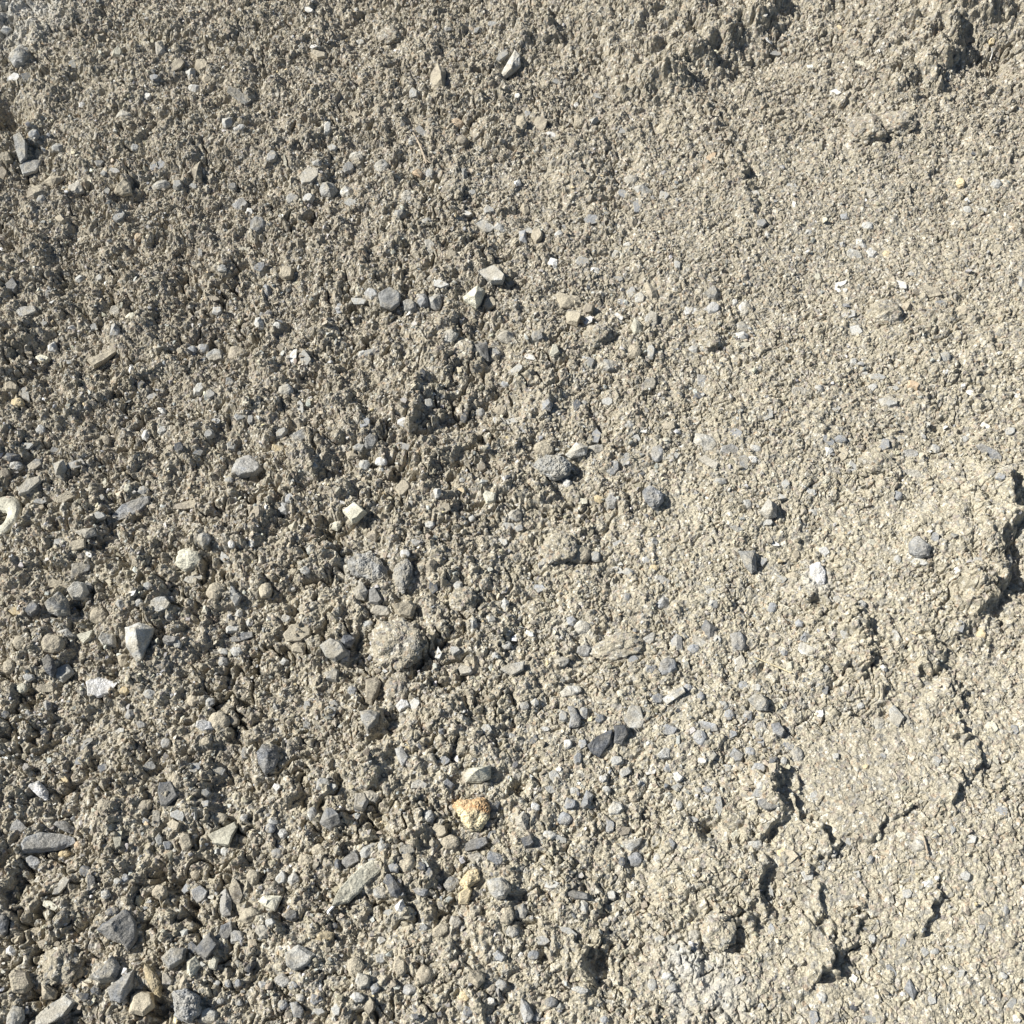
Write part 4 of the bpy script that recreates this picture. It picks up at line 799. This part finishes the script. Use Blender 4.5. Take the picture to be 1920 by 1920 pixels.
# ---------------------------------------------------------------- soil clods
used_c = set()
rs = np.random.RandomState(9)
for px, py, w_, h_, lab in CLODS:
    p = land(px, py); k = float(px_size(p[0], p[1])); a, b = w_ * k / 2, h_ * k / 2
    bm = bmesh.new(); bmesh.ops.create_icosphere(bm, subdivisions=6, radius=1)
    off = Vector(rs.uniform(0, 60, 3))
    for q in bm.verts:
        u = q.co.copy()
        g = u * 2.1 + off
        f = 1 + .22 * mnoise.noise(u * 1.5 + off) + .13 * mnoise.noise(u * 3.4 + off)
        f += .20 * (.45 - mnoise.voronoi(g)[0][0]) + .11 * (.45 - mnoise.voronoi(g * 2.6)[0][0]) + .055 * (.45 - mnoise.voronoi(g * 6)[0][0]) + .03 * mnoise.noise(u * 34 + off)
        q.co = Vector((u.x * a * f, u.y * b * 1.1 * f, u.z * min(a, b) * .8 * f))
    me = bpy.data.meshes.new("soil_clod"); bm.to_mesh(me); bm.free(); me.materials.append(SOIL)
    at = me.attributes.new("pale", 'FLOAT', 'POINT'); at.data.foreach_set("value", np.full(len(me.vertices), float(reg(np.array([p[0]]), np.array([p[1]]), 2)[0]) * (.4 if 'brown' in lab else .9), f32))
    o = bpy.data.objects.new("soil_clod", me); col.objects.link(o); o.location = (p[0], p[1], p[2] + .06 * min(a, b))
    o.rotation_euler = (0, 0, rs.uniform(-.3, .3))
    o['label'] = lab; o['category'] = 'clod'; o['group'] = 'soil clods lying on the slope'

# ---------------------------------------------------------------- loose grit and crumbs: merged, nobody could count them
def protos(n, rs, npts, fl):
    out = []
    for _ in range(n):
        bm = bmesh.new()
        d = rs.normal(size=(npts, 3)); d /= np.linalg.norm(d, axis=1)[:, None]
        d *= rs.uniform(.75, 1.05, (npts, 1)); d *= np.array([1, rs.uniform(.55, .95), rs.uniform(*fl)])
        vs = [bm.verts.new(x) for x in d]
        r = bmesh.ops.convex_hull(bm, input=vs)
        bmesh.ops.delete(bm, geom=list({g for g in r['geom_interior'] + r['geom_unused'] if isinstance(g, bmesh.types.BMVert)}), context='VERTS')
        bmesh.ops.triangulate(bm, faces=bm.faces); bm.verts.index_update()
        co = np.array([v.co[:] for v in bm.verts]); fc = np.array([[v.index for v in f.verts] for f in bm.faces])
        bm.free(); out.append((co / 2, fc))
    return out
def merged(name, pts, sizes, tints, pr, rs, mat, tilt=.5, extra=()):
    """One mesh of many loose pieces; «sizes» are across, «tints» their own colours."""
    n = len(pts); which = rs.randint(0, len(pr), n)
    az = rs.uniform(0, 6.283, n); tx = rs.normal(0, tilt, n); ty = rs.normal(0, tilt, n)
    VV, FF, TT, off = [], [], [], 0
    for k, (co, fc) in enumerate(pr):
        m = np.where(which == k)[0]
        if not len(m): continue
        c = co[None] * sizes[m, None, None]
        ca, sa = np.cos(tx[m])[:, None], np.sin(tx[m])[:, None]
        y, z = c[..., 1] * ca - c[..., 2] * sa, c[..., 1] * sa + c[..., 2] * ca; x = c[..., 0]
        cb, sb = np.cos(ty[m])[:, None], np.sin(ty[m])[:, None]
        x, z = x * cb + z * sb, -x * sb + z * cb
        cc, sc = np.cos(az[m])[:, None], np.sin(az[m])[:, None]
        x, y = x * cc - y * sc, x * sc + y * cc
        v = np.stack([x, y, z], -1) + pts[m][:, None]
        VV.append(v.reshape(-1, 3)); FF.append((fc[None] + (off + np.arange(len(m)) * len(co))[:, None, None]).reshape(-1, 3))
        TT.append(np.repeat(tints[m], len(co), 0)); off += len(m) * len(co)
    for v, f, tcol in extra:
        VV.append(v); FF.append(f + off); TT.append(np.repeat(tcol[None], len(v), 0)); off += len(v)
    V = np.concatenate(VV).astype(f32); F = np.concatenate(FF).astype(np.int32); T = np.concatenate(TT)
    me = bpy.data.meshes.new(name); me.vertices.add(len(V)); me.vertices.foreach_set("co", V.ravel())
    me.loops.add(F.size); me.loops.foreach_set("vertex_index", F.ravel())
    me.polygons.add(len(F)); me.polygons.foreach_set("loop_start", np.arange(0, F.size, 3, dtype=np.int32))
    me.update(calc_edges=True)
    a = me.attributes.new("tint", 'FLOAT_COLOR', 'POINT'); a.data.foreach_set("color", np.c_[T, np.ones(len(T))].astype(f32).ravel())
    me.materials.append(mat); me.polygons.foreach_set("use_smooth", np.zeros(len(F), bool))
    o = bpy.data.objects.new(name, me); col.objects.link(o); o['kind'] = 'stuff'
    return o
# footprint mask of the single stones on a 4 mm grid
MC = .003; MW, MH = int((DX1 - DX0) / MC) + 1, int((DY1 - DY0) / MC) + 1
mask = np.zeros((MH, MW), bool)
for s in own:
    q = s.out; k = np.linspace(0, 1, 1)
    p0 = np.array([land(a, b)[:2] for a, b in q]); lo = p0.min(0); hi = p0.max(0)
    i0, j0 = ((lo - (DX0, DY0)) / MC).astype(int); i1, j1 = ((hi - (DX0, DY0)) / MC).astype(int) + 1
    i0, j0 = max(i0, 0), max(j0, 0); i1, j1 = min(i1, MW - 1), min(j1, MH - 1)
    if i1 <= i0 or j1 <= j0: continue
    gx, gy = np.meshgrid(DX0 + (np.arange(i0, i1) + .5) * MC, DY0 + (np.arange(j0, j1) + .5) * MC)
    ins = np.zeros(gx.shape, bool)
    for a, b in zip(p0, np.roll(p0, -1, 0)):
        cnd = ((a[1] > gy) != (b[1] > gy)) & (gx < (b[0] - a[0]) * (gy - a[1]) / (b[1] - a[1] + 1e-12) + a[0]); ins ^= cnd
    mask[j0:j1, i0:i1] |= ins
rs = np.random.RandomState(31)
def scatter(n, dens, lo, hi, power):
    x = rs.uniform(DX0 + .02, DX1 - .02, n); y = rs.uniform(DY0 + .02, DY1 - .02, n)
    keep = rs.rand(n) < dens(x, y)
    x, y = x[keep], y[keep]
    inm = mask[np.clip(((y - DY0) / MC).astype(int), 0, MH - 1), np.clip(((x - DX0) / MC).astype(int), 0, MW - 1)]
    ok = ~inm | (rs.rand(len(x)) < .07); x, y = x[ok], y[ok]
    u = rs.rand(len(x)); sz = lo * (1 - u * (1 - (lo / hi) ** power)) ** (-1 / power)
    return x, y, sz
KEYS = list('SBGPWTNVYO')
PAL = np.array([COL[k] for k in KEYS])
def tint(n, prob, x, y):
    k = rs.choice(len(KEYS), n, p=np.array(prob) / sum(prob))
    c = PAL[k] * np.clip(rs.lognormal(0, .22, (n, 1)), .6, 1.5) * rs.uniform(.96, 1.04, (n, 3))
    return np.clip(c, .02, .8)
clump = lambda x, y: np.clip(.75 + .9 * vnoise(x, y, .10, 91), .15, 1)
# gravel chips
x, y, sz = scatter(90000, lambda x, y: reg(x, y, 1) ** 1.1 * clump(x, y), .0042, .017, 2.3)
tt = tint(len(x), [2.5, 9, 16, 22, 4, 17, 32, 5, 1.2, .5], x, y)
pts = np.stack([x, y, zat(x, y) + sz * rs.uniform(-.08, .20, len(x))], 1)
extra = []
rs2 = np.random.RandomState(77)
for s in rest:
    bm, base = loft(s, rs2, 1)
    bmesh.ops.triangulate(bm, faces=bm.faces); bm.verts.index_update()
    v = np.array([q.co[:] for q in bm.verts]); f = np.array([[q.index for q in fc.verts] for fc in bm.faces]); bm.free()
    extra.append((v, f, np.array(COL[s.k]) * rs2.uniform(.8, 1.15)))
GRITM = crumb_material("gravel_grit", .75)
merged("gravel", pts, sz, tt, protos(50, rs, 10, (.4, .85)), rs, GRITM, .45, extra)
# crumbs of soil
x, y, sz = scatter(300000, lambda x, y: (.10 + .90 * reg(x, y, 0)) * clump(x + 4, y), .0024, .0125, 2.9)
pl = reg(x, y, 2)[:, None]
soilc = (np.array(SOIL_D) * (1 - pl) + np.array(SOIL_L) * pl) * np.clip(rs.lognormal(-.02, .26, (len(x), 1)), .5, 1.75) * rs.uniform(.965, 1.035, (len(x), 3))
ak = ash(x, y)[:, None]; soilc = soilc * (1 - ak) + ak * np.array([.50, .495, .46]) * rs.uniform(.8, 1.2, (len(x), 1))
pts = np.stack([x, y, zat(x, y) + sz * rs.uniform(-.1, .18, len(x))], 1)
merged("soil_crumbs", pts, sz, soilc, protos(40, rs, 12, (.6, 1.0)), rs, crumb_material("soil_crumb", .5), .8)
print("scatter", round(time.time() - T0, 1))

# ---------------------------------------------------------------- straw, roots and twig
def strand(name, pts, r0, r1, mat, label, cat, lift=.004, sides=7):
    P = np.array([land(a, b, Z) for a, b in pts]); 
    z = np.array([max(zat(p[0], p[1], ZS), zat(p[0], p[1])) for p in P]); P[:, 2] = z + lift
    t = np.linspace(0, len(P) - 1, 6 * len(P)); Q = np.stack([np.interp(t, np.arange(len(P)), P[:, k]) for k in range(3)], 1)
    for _ in range(6): Q[1:-1] = .5 * Q[1:-1] + .25 * (Q[:-2] + Q[2:])
    bm = bmesh.new(); R = []
    for i, q in enumerate(Q):
        d = Q[min(i + 1, len(Q) - 1)] - Q[max(i - 1, 0)]; d /= np.linalg.norm(d)
        a = np.cross(d, (0, 0, 1)); a /= np.linalg.norm(a); b = np.cross(a, d); r = r0 + (r1 - r0) * i / (len(Q) - 1)
        r *= 1 + .18 * math.sin(i * 1.7)
        R.append([bm.verts.new(q + r * (math.cos(e) * a + math.sin(e) * b)) for e in np.linspace(0, 6.283, sides, endpoint=False)])
    for A, B in zip(R[:-1], R[1:]):
        for i in range(sides): bm.faces.new((A[i], A[(i + 1) % sides], B[(i + 1) % sides], B[i]))
    bm.faces.new(R[0][::-1]); bm.faces.new(R[-1]); bmesh.ops.recalc_face_normals(bm, faces=bm.faces)
    c = Vector(Q.mean(0))
    for v in bm.verts: v.co -= c
    me = bpy.data.meshes.new(name); bm.to_mesh(me); bm.free(); me.materials.append(mat)
    o = bpy.data.objects.new(name, me); col.objects.link(o); o.location = c
    if label: o['label'] = label; o['category'] = cat
    return o
strand("straw_stem", [(1443, 1247), (1462, 1256), (1483, 1264)], .0013, .0010, STRAWM, "pale yellow straw stem lying beside a cream chip on tan crust", "straw", .004)
strand("straw_stem", [(1413, 1233), (1428, 1240), (1442, 1246)], .0010, .0008, STRAWM, "dull short straw end in line with the brighter stem", "straw", .003)
root = strand("rootlet", [(775, 255), (784, 270), (791, 285), (796, 302), (800, 312)], .0012, .0026, ROOTM, "thin brown forked rootlet lying on upper gravel", "root", .006)
for pts in ([(798, 305), (806, 309), (812, 311)], [(798, 306), (794, 312), (790, 318)]):
    b = strand("root_fork", pts, .0014, .0005, ROOTM, None, None, .006)
    b.parent = root; b.location = b.location - root.location
strand("curled_rootlet", [(1436, 76), (1438, 81), (1442, 84), (1446, 85)], .0028, .0016, WHITEM, "short white curled rootlet beside a shaded hollow in the bank", "root", .006)
strand("curled_rootlet", [(1857, 97), (1858, 104), (1856, 112), (1854, 119)], .0014, .0010, WHITEM, "thin white bent rootlet in the dark pit of the bank", "root", .008)
strand("twig", [(1728, 1566), (1733, 1582), (1737, 1602)], .0011, .0014, ROOTM, "short dark twig stuck upright in smooth pale crust", "twig", .004)
# the ring shaped stone: a curved rim with a soil filled hollow
p = land(8, 973); k = float(px_size(p[0], p[1])); bm = bmesh.new()
n1, n2 = 40, 12; V = []
for i in range(n1):
    a = 2 * math.pi * i / n1; rw = 12 * k * (1 + .25 * math.sin(a + .6)); V.append([])
    for j in range(n2):
        e = 2 * math.pi * j / n2; rad = 23 * k * (1 + .06 * math.sin(3 * a)) + rw * math.cos(e)
        q = Vector((rad * math.cos(a) * .82, rad * math.sin(a) * 1.12, rw * .7 * math.sin(e)))
        q += Vector((0, 0, .12 * rw * mnoise.noise(q * 90)))
        V[-1].append(bm.verts.new(q))
for i in range(n1):
    for j in range(n2):
        bm.faces.new((V[i][j], V[(i + 1) % n1][j], V[(i + 1) % n1][(j + 1) % n2], V[i][(j + 1) % n2]))
bmesh.ops.recalc_face_normals(bm, faces=bm.faces)
me = bpy.data.meshes.new("ring_stone"); bm.to_mesh(me); bm.free(); me.materials.append(ROCK['V'])
o = bpy.data.objects.new("ring_stone", me); col.objects.link(o); o.location = (p[0], p[1], p[2] + .006)
o['label'] = "pale ring shaped stone with a soil filled hollow"; o['category'] = 'stone'
print("done", round(time.time() - T0, 1))
